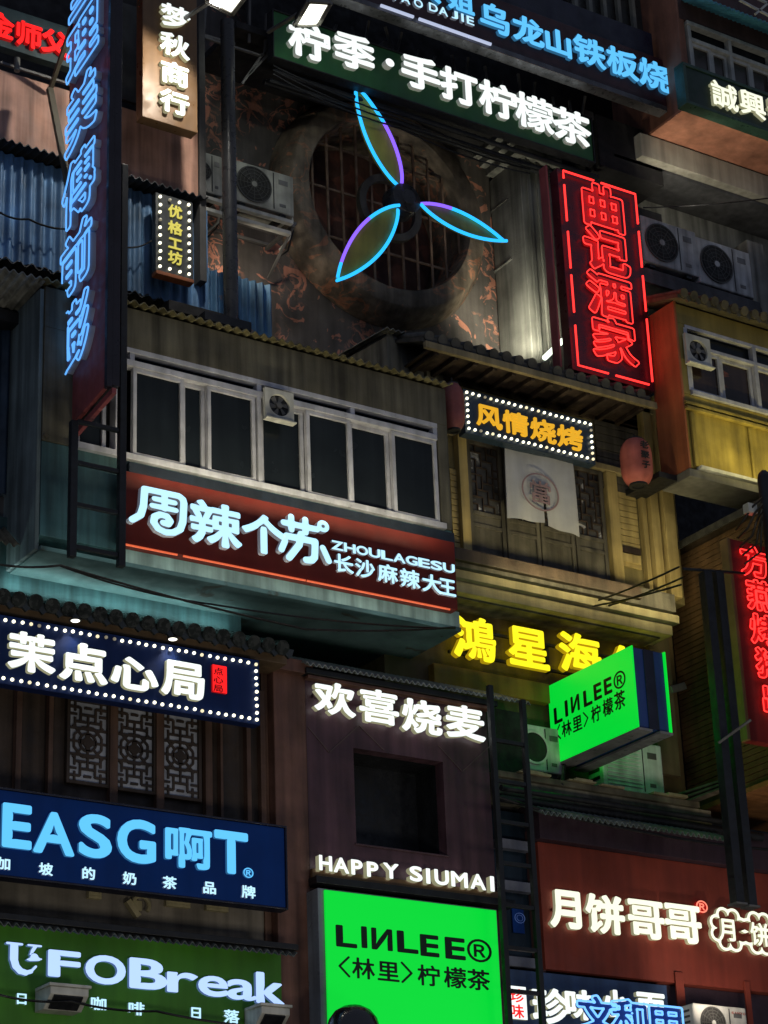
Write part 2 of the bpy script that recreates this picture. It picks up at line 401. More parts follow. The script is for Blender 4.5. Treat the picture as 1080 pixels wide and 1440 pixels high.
def solids(keys):
    """fill the outlines into solid letters, all in one go"""
    objs = []
    for (src, r, dep) in keys:
        c = bpy.data.curves.new('s', 'CURVE'); c.dimensions = '2D'; c.fill_mode = 'BOTH'; c.extrude = dep/2
        for P in shape(src, r):
            sp = c.splines.new('POLY'); sp.points.add(len(P)-1); sp.use_cyclic_u = True
            sp.points.foreach_set('co', np.c_[P, np.zeros(len(P)), np.ones(len(P))].ravel())
        o = bpy.data.objects.new('s', c); COL.objects.link(o); objs.append(o)
    dg = bpy.context.evaluated_depsgraph_get(); dg.update()
    for k, o in zip(keys, objs):
        me = bpy.data.meshes.new_from_object(o.evaluated_get(dg))
        SOLID[k] = me; cu = o.data; bpy.data.objects.remove(o); bpy.data.curves.remove(cu)

def frame_y(cx, cy, wpx, hpx, Y):
    c = W(cx, cy, Y); a, b = W(cx-wpx/2, cy, Y), W(cx+wpx/2, cy, Y); t, s = W(cx, cy-hpx/2, Y), W(cx, cy+hpx/2, Y)
    return c, np.array([abs(b[0]-a[0]), 0, 0]), np.array([0, 0, abs(t[2]-s[2])]), np.array([0, -1.0, 0])
def frame_x(cx, cy, wpx, hpx, X):
    c = onX(cx, cy, X); a, b = onX(cx-wpx/2, cy, X), onX(cx+wpx/2, cy, X); t, s = onX(cx, cy-hpx/2, X), onX(cx, cy+hpx/2, X)
    return c, np.array([0, -abs(b[1]-a[1]), 0]), np.array([0, 0, abs(t[2]-s[2])]), np.array([-1.0, 0, 0])
QUEUE = []
def letter(parent, src, fr, r, dep, mats, name='letter', zoff=0.0, label=None):
    """queue one solid letter: fr = frame, r = boldness, dep = depth in metres"""
    QUEUE.append((parent, src, fr, r, dep, mats, name, zoff, label))
def flush():
    chars = sorted({q[1] for q in QUEUE if q[1] not in CUSTOM and q[1] not in GLY})
    if chars: _prep(chars)
    keys = sorted({(q[1], q[3], round(q[4]/max(np.linalg.norm(q[2][2]), .01), 2)) for q in QUEUE} - set(SOLID), key=str)
    solids(keys)
    for parent, src, (c, rt, up, nr), r, dep, mats, name, zoff, label in QUEUE:
        k = (src, r, round(dep/max(np.linalg.norm(up), .01), 2)); src_me = SOLID[k]
        me = src_me.copy(); me.name = name
        n = len(me.vertices); co = np.empty(n*3); me.vertices.foreach_get('co', co); co = co.reshape(-1, 3)
        wide = 1.0
        if src in GLY and ord(src) < 0x2e80:
            wide = (1+2*r)/(max(GLY[src][2][0], .1)+2*r)
        z0, z1 = co[:, 2].min(), co[:, 2].max()
        fit = 1.02/(1+2*r) if src not in CUSTOM else 1.0
        P = c+np.outer((co[:, 0]-.5)*wide*fit, rt)+np.outer((co[:, 1]-.5)*fit, up)+np.outer((co[:, 2]-z0)/max(z1-z0, 1e-6)*dep+zoff, nr)
        P -= np.array(SHIFT[parent.name])
        me.vertices.foreach_set('co', P.ravel()); me.update()
        for q in mats: me.materials.append(q)
        if len(mats) > 1:
            nn = np.empty(len(me.polygons)*3); me.polygons.foreach_get('normal', nn); nn = nn.reshape(-1, 3)
            d = nn@nr
            me.polygons.foreach_set('material_index', (np.abs(d) < .5).astype(int))
        o = bpy.data.objects.new(name, me); COL.objects.link(o); o.parent = parent; SHIFT[o.name] = SHIFT[parent.name]
        if label: o['label'] = label
    QUEUE.clear()
def neon(parent, src, fr, r, rad, matl, name='neon_tube', zoff=0.05):
    if src not in CUSTOM and src not in GLY: _prep([src])
    c, rt, up, nr = fr; mb = MB()
    for P in shape(src, r):
        mb.tube([tuple(c+rt*(p[0]-.5)+up*(p[1]-.5)+nr*zoff) for p in P], rad, 6, closed=True)
    return part(name, mb, matl, parent, 0, 60)

def bulbs(parent, TL, BR, Y, nx, nz, r=0.026, skip=''):
    a, b = W(*TL, Y), W(*BR, Y); pts = []
    for i in range(nx):
        x = a[0]+(b[0]-a[0])*i/(nx-1); pts += [(x, a[2])]*('t' not in skip)+[(x, b[2])]*('b' not in skip)
    for k in range(1, nz-1):
        z = a[2]+(b[2]-a[2])*k/(nz-1); pts += [(a[0], z)]*('l' not in skip)+[(b[0], z)]*('r' not in skip)
    mb = MB().lathe((0, 0, 0), [(r*.6, .012), (r*.95, 0), (r, -r*.5), (r*.75, -r*1.0), (r*.3, -r*1.25), (0.001, -r*1.3)], 'Y', 12)
    me = None; sh = SHIFT[parent.name]; rn = random.Random(len(parent.name)+nx)
    for x, z in pts:
        if me is None:
            o = _obj('bulb', mb, bulbm, (0, 0, 0), 0, 60); me = o.data
        else: o = bpy.data.objects.new('bulb', me); COL.objects.link(o)
        o.location = Vector((x+rn.uniform(-.004, .004), Y, z+rn.uniform(-.004, .004)))-sh; o.parent = parent
        k = rn.random(); o.material_slots[0].link = 'OBJECT'
        o.material_slots[0].material = bulb_off if k < .03 else bulb_weak if k < .22 else bulbm

def board(label, TL, BR, Y, d, m_, name='shop_sign', rim=None, rimw=0.03, cat='sign', loc=None):
    a, b = W(*TL, Y), W(*BR, Y)
    t = thing(name, label, cat, loc or ((a[0]+b[0])/2, Y+d, b[2]))
    part('board', MB().box(a[0], b[0], Y, Y+d, b[2], a[2]), m_, t)
    if rim:
        q = MB(); x0, x1, z0, z1 = a[0], b[0], b[2], a[2]; k = rimw
        q.box(x0-k, x1+k, Y-.02, Y+d*.9, z1+.002, z1+k); q.box(x0-k, x1+k, Y-.02, Y+d*.9, z0-k, z0-.002)
        q.box(x0-k, x0-.002, Y-.02, Y+d*.9, z0-.001, z1+.001); q.box(x1+.002, x1+k, Y-.02, Y+d*.9, z0-.001, z1+.001)
        part('frame', q, rim, t, 0.004)
    return t
def wire(label, pts, r=0.012, sag=0.0, cat='cable', name='cable', group=None):
    P = [Vector(p) for p in pts]; o = []
    for a, b in zip(P[:-1], P[1:]):
        for i in range(10):
            t = i/10; q = a.lerp(b, t); q.z -= sag*4*t*(1-t); o.append(q)
    o.append(P[-1])
    return single(name, MB().tube(o, r, 6), cablem, label, cat, group, 0, 60)

# ================================================================== THE SETTING
single('ground', MB().box(-150, 200, -60, 150, -0.3, 0), asphalt, '', '', kind='structure', bevel=0)
# dark masonry that closes the view behind all the bays
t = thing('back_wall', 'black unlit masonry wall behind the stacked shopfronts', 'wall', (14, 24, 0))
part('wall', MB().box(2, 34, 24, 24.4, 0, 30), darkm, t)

def corr_panel(mb, x0, x1, Y, z0, z1, amp=.02, pitch=.085, th=.008, mi=0):
    return mb.wave(x0, x1, z0, z1, amp, pitch, th, lambda x, o, z: (x, Y+o, z), mi)
def corr_roof(mb, x0, x1, y0, z0, y1, z1, amp=.022, pitch=.09, th=.012, mi=0):
    return mb.wave(x0, x1, 0, 1, amp, pitch, th, lambda x, o, t: (x, y0+(y1-y0)*t, z0+(z1-z0)*t+o), mi)

def win_sash(parent, x0, x1, z0, z1, Y, fw=.05, frame=alu, pane=glassm, mull=None, d=.06):
    q = MB(); q.box(x0, x1, Y, Y+d, z1-fw, z1); q.box(x0, x1, Y, Y+d, z0, z0+fw)
    q.box(x0, x0+fw, Y, Y+d, z0+fw, z1-fw); q.box(x1-fw, x1, Y, Y+d, z0+fw, z1-fw)
    for k in mull or []: q.box(x0+(x1-x0)*k-.012, x0+(x1-x0)*k+.012, Y+.04, Y+d, z0+fw, z1-fw)
    f = part('window', q, frame, parent, 0.004)
    part('pane', MB().box(x0+fw*.6, x1-fw*.6, Y+d*.55, Y+d*.75, z0+fw*.6, z1-fw*.6), pane, f, 0)
    return f

# ------------------------------------------------------------------ 1. the grey window bay over the red sign
Yb = 20.0
X0, X1 = W(62, 500, Yb)[0], W(631, 640, Yb)[0]
zt = W(300, 463, Yb)[2]; zb = W(173, 795, Yb)[2]
zs = W(180, 645, Yb)[2]; zw = W(185, 492, Yb)[2]        # sill, window head
bay = thing('window_bay', 'grey rendered bay with a long band of aluminium windows above the red board', 'building', (X0+2.5, 21.5, zb))
q = MB(); q.box(X0, X1, Yb, 22, zw+.03, zt); part('wall', q, olive, bay)
xw0, xw1 = W(108, 560, Yb)[0], W(615, 640, Yb)[0]
part('wall', MB().box(X0, xw0-.02, Yb, 22, zs, zw+.028), olive, bay)
part('wall', MB().box(xw1+.02, X1, Yb, 22, zs, zw+.028), olive, bay)
part('apron', MB().box(X0, X1, Yb+.01, 22, zb+.16, zs-.003), teal, bay, label='teal painted apron below the windows')
part('cover_strip', MB().box(W(178, 650, Yb)[0], X1-.02, Yb-.06, Yb+.007, W(173, 661, 19.8)[2]-.1, zs-.06), mat('blue_black_cover', (.012, .02, .035), .6, .4), bay)  # dark strip stands in for the shade between sill and red board
part('apron', MB().box(W(173, 780, Yb)[0], X1+.01, Yb-.03, Yb+.008, zb+.03, W(173, 765, Yb)[2]-.02), pale_teal, bay, label='pale stained strip under the red board')
part('soffit', MB().box(X0-.01, X1+.02, Yb-.04, 23, zb-.02, zb+.028), mat('teal_soffit', (.075, .135, .14), .75, .4, 2.6, .2, streak=0, patch=(.05, .055, .045), pscale=1.6, pthr=.62), bay)
part('side_wall', MB().box(X0-.05, X0-.003, Yb+.02, 22.4, zb, zt-.03), bluegrey, bay, label='blue grey painted side wall')
# windows: transom lights and sliding sashes
ztr = W(185, 507, Yb)[2]
frm = MB(); frm.box(xw0-.05, xw1+.05, Yb-.05, Yb+.10, zs-.02, zs+.05); frm.box(xw0-.02, xw1+.02, Yb+.0, Yb+.10, zw-.03, zw+.028)
frm.box(xw0, xw1, Yb-.02, Yb+.1, ztr-.07, ztr)
for px in (100, 186, 366, 497, 612):
    x = W(px, 600, Yb)[0]; frm.box(x-.03, x+.03, Yb+.005, Yb+.10, ztr+.001, zw-.031)
part('window_frame', frm, alu, bay, 0.004)
part('pane', MB().box(xw0, xw1, Yb+.12, Yb+.135, ztr, zw-.03), glass_b, bay, 0)
part('backing', MB().box(xw0-.1, xw1+.1, Yb+.5, Yb+.55, zs, zw), darkm, bay, 0)
for a, b, o, mu in ((110, 152, .05, None), (187, 259, 0, [.66]), (259, 292, .055, None), (292, 360, 0, None), (369, 431, .055, None), (431, 494, 0, None), (494, 551, .055, None), (550, 614, 0, None)):
    xa, xb = W(a, 600, Yb)[0], W(b, 630, Yb)[0]
    win_sash(bay, xa, xb, zs+.052, ztr-.072, Yb+o, .045, alu, glassm, mu)
q = MB(); x = W(168, 580, Yb)[0]; q.box(x-.06, x+.06, Yb-.03, Yb+.11, zs+.051, ztr-.071); x = W(364, 600, Yb)[0]; q.box(x-.025, x+.025, Yb-.02, Yb+.11, zs+.051, ztr-.071)
parts('mullion', q, alu, bay, .004)
q = MB(); corr_roof(q, X0-.06, X1+.05, Yb-.10, zt+.02, 21.6, zt+.35, .022, .115)
part('roof', q, mat('lichened_sheet', (.16, .14, .07), .6, .5, 4, .2), bay, 0, 60)
q = MB(); corr_roof(q, X0-.6, X0+.05, Yb+.75, zt-.06, Yb-.02, zt+.06, .02, .1); part('roof_flashing', q, concrete, bay, 0, 60)

def exhaust_fan(px, py, wpx, Y, label):
    a, b = W(px-wpx/2, py, Y)[0], W(px+wpx/2, py, Y)[0]; wd = b-a; c = W(px, py, Y)
    t = thing('exhaust_fan', label, 'fan', (c[0], Y, c[2]-wd/2))
    q = MB(); r = wd*.36; n = 32; ring = [(c[0]+r*math.cos(2*math.pi*i/n), c[2]+r*math.sin(2*math.pi*i/n)) for i in range(n)]
    sq = []
    for i in range(n):
        an = 2*math.pi*i/n; k = 1/max(abs(math.cos(an)), abs(math.sin(an))); sq.append((c[0]+wd/2*math.cos(an)*k, c[2]+wd/2*math.sin(an)*k))
    v = [(x, Y-.05, z) for x, z in ring+sq]+[(x, Y-.002, z) for x, z in ring+sq]; f = []
    for i in range(n):
        j = (i+1) % n; f += [(i, j, n+j, n+i), (n+i, n+j, 3*n+j, 3*n+i), (i, 2*n+i, 2*n+j, j)]
    q.add(v, f); part('housing', q, white_pl, t, 0)
    part('backplate', MB().cyl((c[0], Y-.012, c[2]), (c[0], Y-.004, c[2]), r, 32), blackm, t, 0)
    q = MB()
    for k in range(6):
        a0 = 2*math.pi*k/6; p = [(c[0]+rr*math.cos(a0+da), Y-.03+dy, c[2]+rr*math.sin(a0+da)) for rr, da, dy in ((r*.28, 0, 0), (r*.9, -.1, 0), (r*.92, .42, .012), (r*.3, .7, .012))]
        q.prism(p, (0, .004, 0))
    part('blades', q, steel, t, 0)
    part('hub', MB().cyl((c[0], Y-.05, c[2]), (c[0], Y-.02, c[2]), r*.28, 20), steel, t, .004)
    part('drip_tray', MB().box(c[0]-wd*.52, c[0]+wd*.52, Y-.10, Y-.003, c[2]-wd*.56, c[2]-wd*.5-.002), white_pl, t)
exhaust_fan(390, 572, 40, 19.96, 'square white exhaust fan set in the grey bay window above the red board')

# ------------------------------------------------------------------ 2. fan wall
Yf = 22.0
fw = thing('fan_wall', 'tall peeling dark wall with coral paint flakes around the big round duct', 'wall', (15, Yf, 14.5))
fa, fb = W(268, 300, Yf)[0], W(752, 300, Yf)[0]; fz0, fz1 = W(560, 560, Yf)[2], W(420, 40, Yf)[2]
Fc = W(550, 286, 21.62); Fx, Fz = Fc[0], Fc[2]; Ri = 1.22
# wall with a round hole
n = 64; v = []; f = []
cr = []
for i in range(n):
    a = 2*math.pi*i/n; cx, cz = math.cos(a), math.sin(a)
    k = min(((fb if cx > 0 else fa)-Fx)/cx if abs(cx) > 1e-6 else 1e9, ((fz1 if cz > 0 else fz0)-Fz)/cz if abs(cz) > 1e-6 else 1e9)
    cr.append((Fx+cx*k, Fz+cz*k)); v.append((Fx+Ri*cx, Yf, Fz+Ri*cz))
v += [(x, Yf, z) for x, z in cr]
corner = [(fb, fz1), (fa, fz1), (fa, fz0), (fb, fz0)]
for x, z in corner: v.append((x, Yf, z))
def side(p): return 0 if abs(p[0]-fb) < 1e-4 else 1 if abs(p[1]-fz1) < 1e-4 else 2 if abs(p[0]-fa) < 1e-4 else 3
for i in range(n):
    j = (i+1) % n; a_, b_ = side(cr[i]), side(cr[j])
    f.append((i, j, n+j, n+i))
    if a_ != b_:
        ci = {(0, 1): 0, (1, 2): 1, (2, 3): 2, (3, 0): 3}[(a_, b_)]; f.append((n+i, n+j, 2*n+ci))
part('wall', MB().add(v, f), fanwall, fw, 0)
part('backing', MB().box(Fx-1.5, Fx+1.5, Yf+.55, Yf+.6, Fz-1.5, Fz+1.5), mat('rusty_interior', (.10, .05, .04), .8, .6, 2.2, .3, patch=(.18, .07, .05), pscale=2.5, pthr=.5), fw, 0)
duct = thing('duct_ring', 'wide round concrete and rust duct mouth behind the three neon blades', 'duct', (Fx, Yf, Fz-1.6))
part('ring', MB().lathe((Fx, 0, Fz), [(1.62, Yf-.01), (1.56, Yf-.22), (1.48, Yf-.36), (1.45, Yf-.385), (Ri+.02, Yf-.385), (Ri, Yf-.36), (Ri, Yf+.5)], 'Y', 72), ringmat, duct, 0, 40)
g = MB()
for i in range(-5, 6):
    x = Fx+i*.225+.05; hh = math.sqrt(max(0, Ri**2-(x-Fx)**2))
    if hh > .15: g.bar((x, Yf-.20, Fz-hh), (x, Yf-.20, Fz+hh), .03, .02)
for zz in (-.62, .08, .72):
    hh = math.sqrt(Ri**2-zz*zz); g.bar((Fx-hh, Yf-.18, Fz+zz), (Fx+hh, Yf-.18, Fz+zz), .03, .02)
part('grille', g, mat('rusty_bar', (.20, .13, .09), .7, .5, 6, .2), duct, 0)
part('inner_ring', MB().lathe((Fx+.05, 0, Fz), [(.48, Yf-.26), (.48, Yf-.30), (.38, Yf-.30), (.38, Yf-.22), (.48, Yf-.22), (.48, Yf-.26)], 'Y', 40), mat('dark_ring_metal', (.07, .066, .06), .6, .4, 4), duct, 0, 40)
# the fan with its neon-edged blades
Yp = 20.95
H = W(565, 284, Yp)
fan = thing('wall_fan', 'giant three blade fan outlined in cyan and violet neon on the round duct', 'fan', tuple(H))
part('hub', MB().lathe((H[0], 0, H[2]), [(0.001, Yp-.16), (.10, Yp-.16), (.12, Yp-.14), (.19, Yp-.13), (.21, Yp-.11), (.23, Yp+.10), (.17, Yp+.14), (.10, Yp+.16), (.10, Yf-.3)], 'Y', 40), mat('hub_metal', (.045, .045, .05), .35, .3, 5, .05, .5), fan, 0, 40)
cyan = em('cyan_neon', (0.02, 0.42, 0.95), 1.5); violet = em('violet_neon', (0.22, 0.10, 0.95), 1.5)
for (tx, ty), vio, wd in (((503, 127), (0, .62, 1), .17), ((711, 339), (.0, .35, 0), .17), ((474, 392), (.3, .85, 1), .20)):
    T = W(tx, ty, Yp-.1); D = np.array([T[0]-H[0], 0, T[2]-H[2]]); Ln = np.linalg.norm(D); D /= Ln; N = np.array([D[2], 0, -D[0]])
    r0 = .2; prof = []
    for i in range(25):
        s_ = i/24; wv = wd*(math.sin(math.pi*s_**0.9)**.75)*(1 if s_ < .999 else 0)
        prof.append((r0+(Ln-r0)*s_, max(wv, .012)))
    U = [np.array([H[0], Yp-.10, H[2]])+D*l+N*v_ for l, v_ in prof]; Lw = [np.array([H[0], Yp-.04, H[2]])+D*l-N*v_ for l, v_ in prof]
    bl = part('blade', MB().prism([tuple(p) for p in U+Lw[::-1]], (0, .03, 0)), olivelea, fan, 0)
    for sd, edge in ((1, U), (0, Lw)):
        cy = []; vi = []
        for i in range(24):
            s_ = i/24; isv = vio[2] == sd and vio[0] <= s_ <= vio[1]
            (vi if isv else cy).append(i)
        for lst, mm in ((cy, cyan), (vi, violet)):
            runs = []; 
            for i in lst:
                if runs and runs[-1][-1] == i-1: runs[-1].append(i)
                else: runs.append([i])
            for rn in runs:
                part('neon_tube', MB().tube([tuple(edge[i]+np.array([0, -.03, 0])) for i in rn+[rn[-1]+1]], .022, 8), mm, bl, 0, 60)

# pilaster at the right of the fan wall, brick cap
pa, pb = W(742, 400, 21.3)[0], W(800, 400, 21.3)[0]; pz1, pz0 = W(760, 232, 21.3)[2], W(770, 520, 21.3)[2]
t = thing('fluted_pilaster', 'grey fluted pilaster beside the red neon board', 'pilaster', ((pa+pb)/2, 21.5, pz0))
q = MB(); q.box(pa, pb, 21.3, 21.98, pz0, pz1)
for k in range(4): x = pa+(pb-pa)*(.12+.24*k); q.box(x, x+.06, 21.26, 21.297, pz0, pz1)
part('shaft', q, concrete, t)
q = MB()
for k in range(3): q.box(pa-.12-.1*k, pb-.05, 21.18-.08*k, 21.9, pz1+.003+.11*k, pz1+.105+.11*k)
part('cap', q, concrete, t)
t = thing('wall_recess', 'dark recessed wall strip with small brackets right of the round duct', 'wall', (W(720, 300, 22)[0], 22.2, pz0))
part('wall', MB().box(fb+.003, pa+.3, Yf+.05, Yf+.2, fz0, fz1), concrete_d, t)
for i, (px, py) in enumerate(((708, 288), (713, 372), (735, 378), (740, 420))):
    p = W(px, py, 21.8); single('wall_bracket', MB().bar((p[0]-.07, 21.8, p[2]-.05), (p[0]+.07, 21.8, p[2]+.03), .05, .4), concrete, 'small pale bracket on the dark strip right of the round duct', 'bracket', 'brackets right of the duct')
# tube uplight
a, b = W(766, 503, 20.9), W(791, 479, 21.1)
t = thing('tube_light', 'slanted lit tube lamp on the tiled roof below the red neon board', 'lamp', tuple(a))
part('tube', MB().tube([a, b], .035, 10), tubem, t, 0, 60)
part('bracket', MB().bar(a+np.array([.02, .08, -.06]), b+np.array([.02, .08, -.02]), .06, .05), blackm, t)
lamp('SPOT', 'tube_light_beam', W(745, 492, 21.0)+np.array([0, 0, .12]), 125, (1, .95, .72), W(725, 400, 22), .15, 120, .9)

# ------------------------------------------------------------------ AC units
def ac_unit(label, px, py, wpx, hpx, Y, d=.34, body=white_pl, style='fan', group=None, text=None, side_grid=False):
    A, B = W(px-wpx/2, py, Y), W(px+wpx/2, py, Y); T, S = W(px, py-hpx/2, Y), W(px, py+hpx/2, Y)
    x0, x1, z0, z1 = A[0], B[0], S[2], T[2]; w_, h_ = x1-x0, z1-z0
    t = thing('air_conditioner', label, 'air conditioner', ((x0+x1)/2, Y+d/2, z0), group)
    part('casing', MB().box(x0, x1, Y, Y+d, z0, z1), body, t, .018)
    split = x0+w_*.66
    q = MB(); q.box(split, split+.012, Y-.006, Y-.001, z0+.03, z1-.03); part('panel_seam', q, blackm, t, 0)
    cx, cz, r = x0+w_*.34, (z0+z1)/2, min(w_*.29, h_*.43)
    if style == 'fan':
        part('fan_opening', MB().cyl((cx, Y-.012, cz), (cx, Y-.002, cz), r, 36), mat('ac_dark_opening', (.02, .019, .018), .7, .3), t, 0)
        q = MB()
        q.lathe((cx, 0, cz), [(r*1.02, Y-.02), (r*1.02, Y-.013), (r*.95, Y-.013), (r*.95, Y-.02), (r*1.02, Y-.02)], 'Y', 36)
        for k in range(1, 5): q.lathe((cx, 0, cz), [(r*k/5+.004, Y-.02), (r*k/5-.004, Y-.02), (r*k/5-.004, Y-.014), (r*k/5+.004, Y-.02)], 'Y', 28)
        for k in range(6): a = k*math.pi/6; q.bar((cx-r*math.cos(a), Y-.018, cz-r*math.sin(a)), (cx+r*math.cos(a), Y-.018, cz+r*math.sin(a)), .008, .005)
        part('fan_grille', q, mat('ac_guard', (.06, .06, .055), .5, .2), t, 0)
        part('fan_hub', MB().cyl((cx, Y-.026, cz), (cx, Y-.021, cz), r*.16, 20), body, t, 0)
    elif style == 'slats':
        q = MB()
        for k in range(11): z = z0+h_*(.1+.075*k); q.box(x0+w_*.06, split-w_*.04, Y-.016, Y-.001, z, z+h_*.03)
        part('louvres', q, body, t, .003)
    elif style == 'hole':
        part('fan_opening', MB().cyl((cx+w_*.1, Y-.012, cz), (cx+w_*.1, Y-.002, cz), r*.8, 32), mat('ac_dark_opening', (.02, .019, .018), .7, .3), t, 0)
        part('surround', MB().lathe((cx+w_*.1, 0, cz), [(r*.92, Y-.02), (r*.92, Y-.003), (r*.8, Y-.003), (r*.8, Y-.02), (r*.92, Y-.02)], 'Y', 32), body, t, 0, 40)
    q = MB()
    for k in range(5): z = z0+h_*(.2+.15*k); q.box(x0-.006, x0-.001, Y+d*.2, Y+d*.8, z, z+h_*.06)
    part('side_vent', q, blackm, t, 0)
    q = MB()
    for fx in (.12, .78): q.box(x0+w_*fx, x0+w_*(fx+.1), Y+.03, Y+d-.03, z0-.05, z0-.002)
    parts('foot', q, blackm, t, .004)
    q = MB(); q.box(split+w_*.09, split+w_*.24, Y-.005, Y-.001, z1-h_*.30, z1-h_*.18); q.box(split+w_*.1, split+w_*.2, Y-.005, Y-.001, z0+h_*.15, z0+h_*.22)
    parts('badge', q, steel, t, 0)
    rn = random.Random(int(px)); q = MB()
    for k in range(2):
        a_ = Vector((x1-.01+.012*k, Y+d*.5+.06*k, z0+h_*(.3-.12*k))); P = [a_, a_+Vector((.07, .0, -.01)), a_+Vector((.10+.03*k, .02, -.14)), a_+Vector((.08, .08, -.32-.1*rn.random())), a_+Vector((.02, .22, -.44))]
        part('hose', MB().tube(P, .016-.004*k, 8), [white_pl, cablem][k], t, 0, 60)
    if text:
        for k, ch in enumerate(text[0]):
            letter(t, ch, (np.array([split+w_*(.075+.055*k), Y-.002, z1-h_*.17]), np.array([w_*.045, 0, 0]), np.array([0, 0, h_*.07]), np.array([0, -1., 0])), .05, .003, [text[1]], 'badge_letter')
    return x0, x1, z0, z1
def rack(label, x0, x1, Y, d, z, drop=.5):
    q = MB()
    for yy in (Y, Y+d*.5, Y+d): q.box(x0, x1, yy-.02, yy+.02, z-.045, z-.005)
    for x in (x0+.05, x1-.05):
        q.box(x-.02, x+.02, Y-.03, Y+d+.04, z-.09, z-.047); q.bar((x, Y, z-.09), (x, Y+d, z-drop), .03, .03, (1, 0, 0))
    return single('wall_rack', q, steel, label, 'rack', None, .003)
Ya = 21.25
ac_old = mat('ac_weathered', (.34, .34, .30), .55, .35, 4, .08, streak=.4)
x0, _, z0, _ = ac_unit('white air conditioner half hidden behind the black pole on the fan wall', 290, 242, 46, 56, Ya, body=ac_old)
_, x1, zz, _ = ac_unit('white air conditioner beside the big round duct', 370, 264, 86, 56, Ya, body=ac_old)
rack('steel rack carrying two air conditioners on the fan wall', x0+.0, x1+.03, Ya+.02, .6, min(z0, zz)-.05)
q = MB(); a, b = W(283, 279, Ya), W(408, 312, Ya); 
for k, (dy, dz) in enumerate(((-.08, -.02), (-.02, -.14))): q.box(a[0], b[0], Ya+dy, Ya+dy+.07, b[2]+dz-.05, b[2]+dz)
single('drip_rail', q, white_pl, 'pale lit rails under the two air conditioners on the fan wall', 'rail')

# ------------------------------------------------------------------ black pole
a, b = W(320, 70, 20.4), W(312, 452, 20.4)
t = thing('pole', 'tall black steel pole in front of the air conditioners on the fan wall', 'pole', (a[0], 20.4, b[2]))
part('shaft', MB().cyl((a[0], 20.4, b[2]), (a[0], 20.4, a[2]+.4), .085, 20), mat('pole_paint', (.035, .036, .04), .35, .2, 4, .03), t, 0, 40)
part('base_beam', MB().box(a[0]-.42, a[0]+.18, 20.25, 20.6, b[2]-.12, b[2]-.003), blackm, t)
# blue corrugated panel at the foot of the fan wall
q = MB(); a, b = W(284, 378, 21.3), W(384, 480, 21.3); corr_panel(q, a[0], b[0], 21.3, b[2]-.3, W(330, 388, 21.3)[2], .028, .105)
single('sheet_panel', q, bluecorr_r, 'worn blue corrugated sheet at the foot of the fan wall behind the pole', 'panel', None, 0, 60)

# ------------------------------------------------------------------ 3. upper left: salmon timber fascia over blue corrugated box
Yw = 20.95
t = thing('timber_balcony', 'salmon timber fascia over a blue corrugated box at the upper left', 'building', (W(140, 300, Yw)[0], 21.5, W(140, 430, Yw)[2]))
xa, xb = W(-60, 150, Yw)[0], W(279, 280, Yw)[0]
zf1, zf0 = W(50, 113, Yw)[2], W(160, 243, Yw)[2]
part('fascia', MB().box(xa, xb, Yw, 22.5, zf0, zf1), salmon, t)
q = MB(); corr_roof(q, xa, xb+.08, Yw-.10, zf0-.05, Yw+.4, zf0+.0, .02, .1); part('eave', q, darkcorr, t, 0, 60)
zc0 = W(270, 425, Yw)[2]
q = MB(); corr_panel(q, xa, W(286, 350, Yw+.12)[0], Yw+.12, zc0, zf0-.07, .022, .125); part('sheet_wall', q, bluecorr, t, 0, 60)
q = MB(); corr_roof(q, xa, W(286, 350, Yw+.12)[0], Yw+.1, zc0-.02, 22.6, zc0-.02, .03, .16); part('soffit', q, darkcorr, t, 0, 60)
xs = W(286, 350, Yw+.12)[0]
part('post', MB().box(xb+.003, xb+.09, Yw-.03, 22.4, zc0+.3, W(282, 10, Yw)[2]), mat('grey_post', (.075, .072, .07), .7, .4), t)
part('edge_trim', MB().box(xs+.003, xs+.05, Yw+.1, Yw+.16, zc0, zf0-.08), bluecorr, t)
part('sill', MB().box(W(232, 430, 21.0)[0], W(331, 465, 21.0)[0], 20.9, 22.2, zc0-.2, zc0-.07), darkm, t)
t = thing('dark_gantry', 'black steel framework and void above the timber fascia', 'framework', (W(200, 60, 21.6)[0], 21.8, zf1))
part('backing', MB().box(xa, W(430, 60, 22.6)[0], 22.6, 22.7, zf1-1.5, zf1+4), darkm, t)
q = MB()
for A, B in (((0, 88), (150, 135)), ((280, 48), (330, 62)), ((285, 52), (365, 78)), ((365, 78), (480, 45)), ((372, 78), (375, 20)), ((350, 105), (412, 40)), ((285, 55), (290, 0)), ((340, 118), (368, 78)), ((351, 0), (350, 60))):
    q.bar(W(*A, 21.0), W(*B, 21.0), .03, .03)
parts('strut', q, steel, t, 0)
part('panel', MB().pbox((163, 0), (200, 148), 21.4, .05), mat('grey_sheet', (.06, .058, .05), .7, .4), t)
single('stub_pipe', MB().cyl(W(24, 100, 20.9), W(24, 82, 20.9), .035, 12), concrete, 'stub of pale pipe on top of the salmon timber fascia', 'pipe', None, 0, 40)
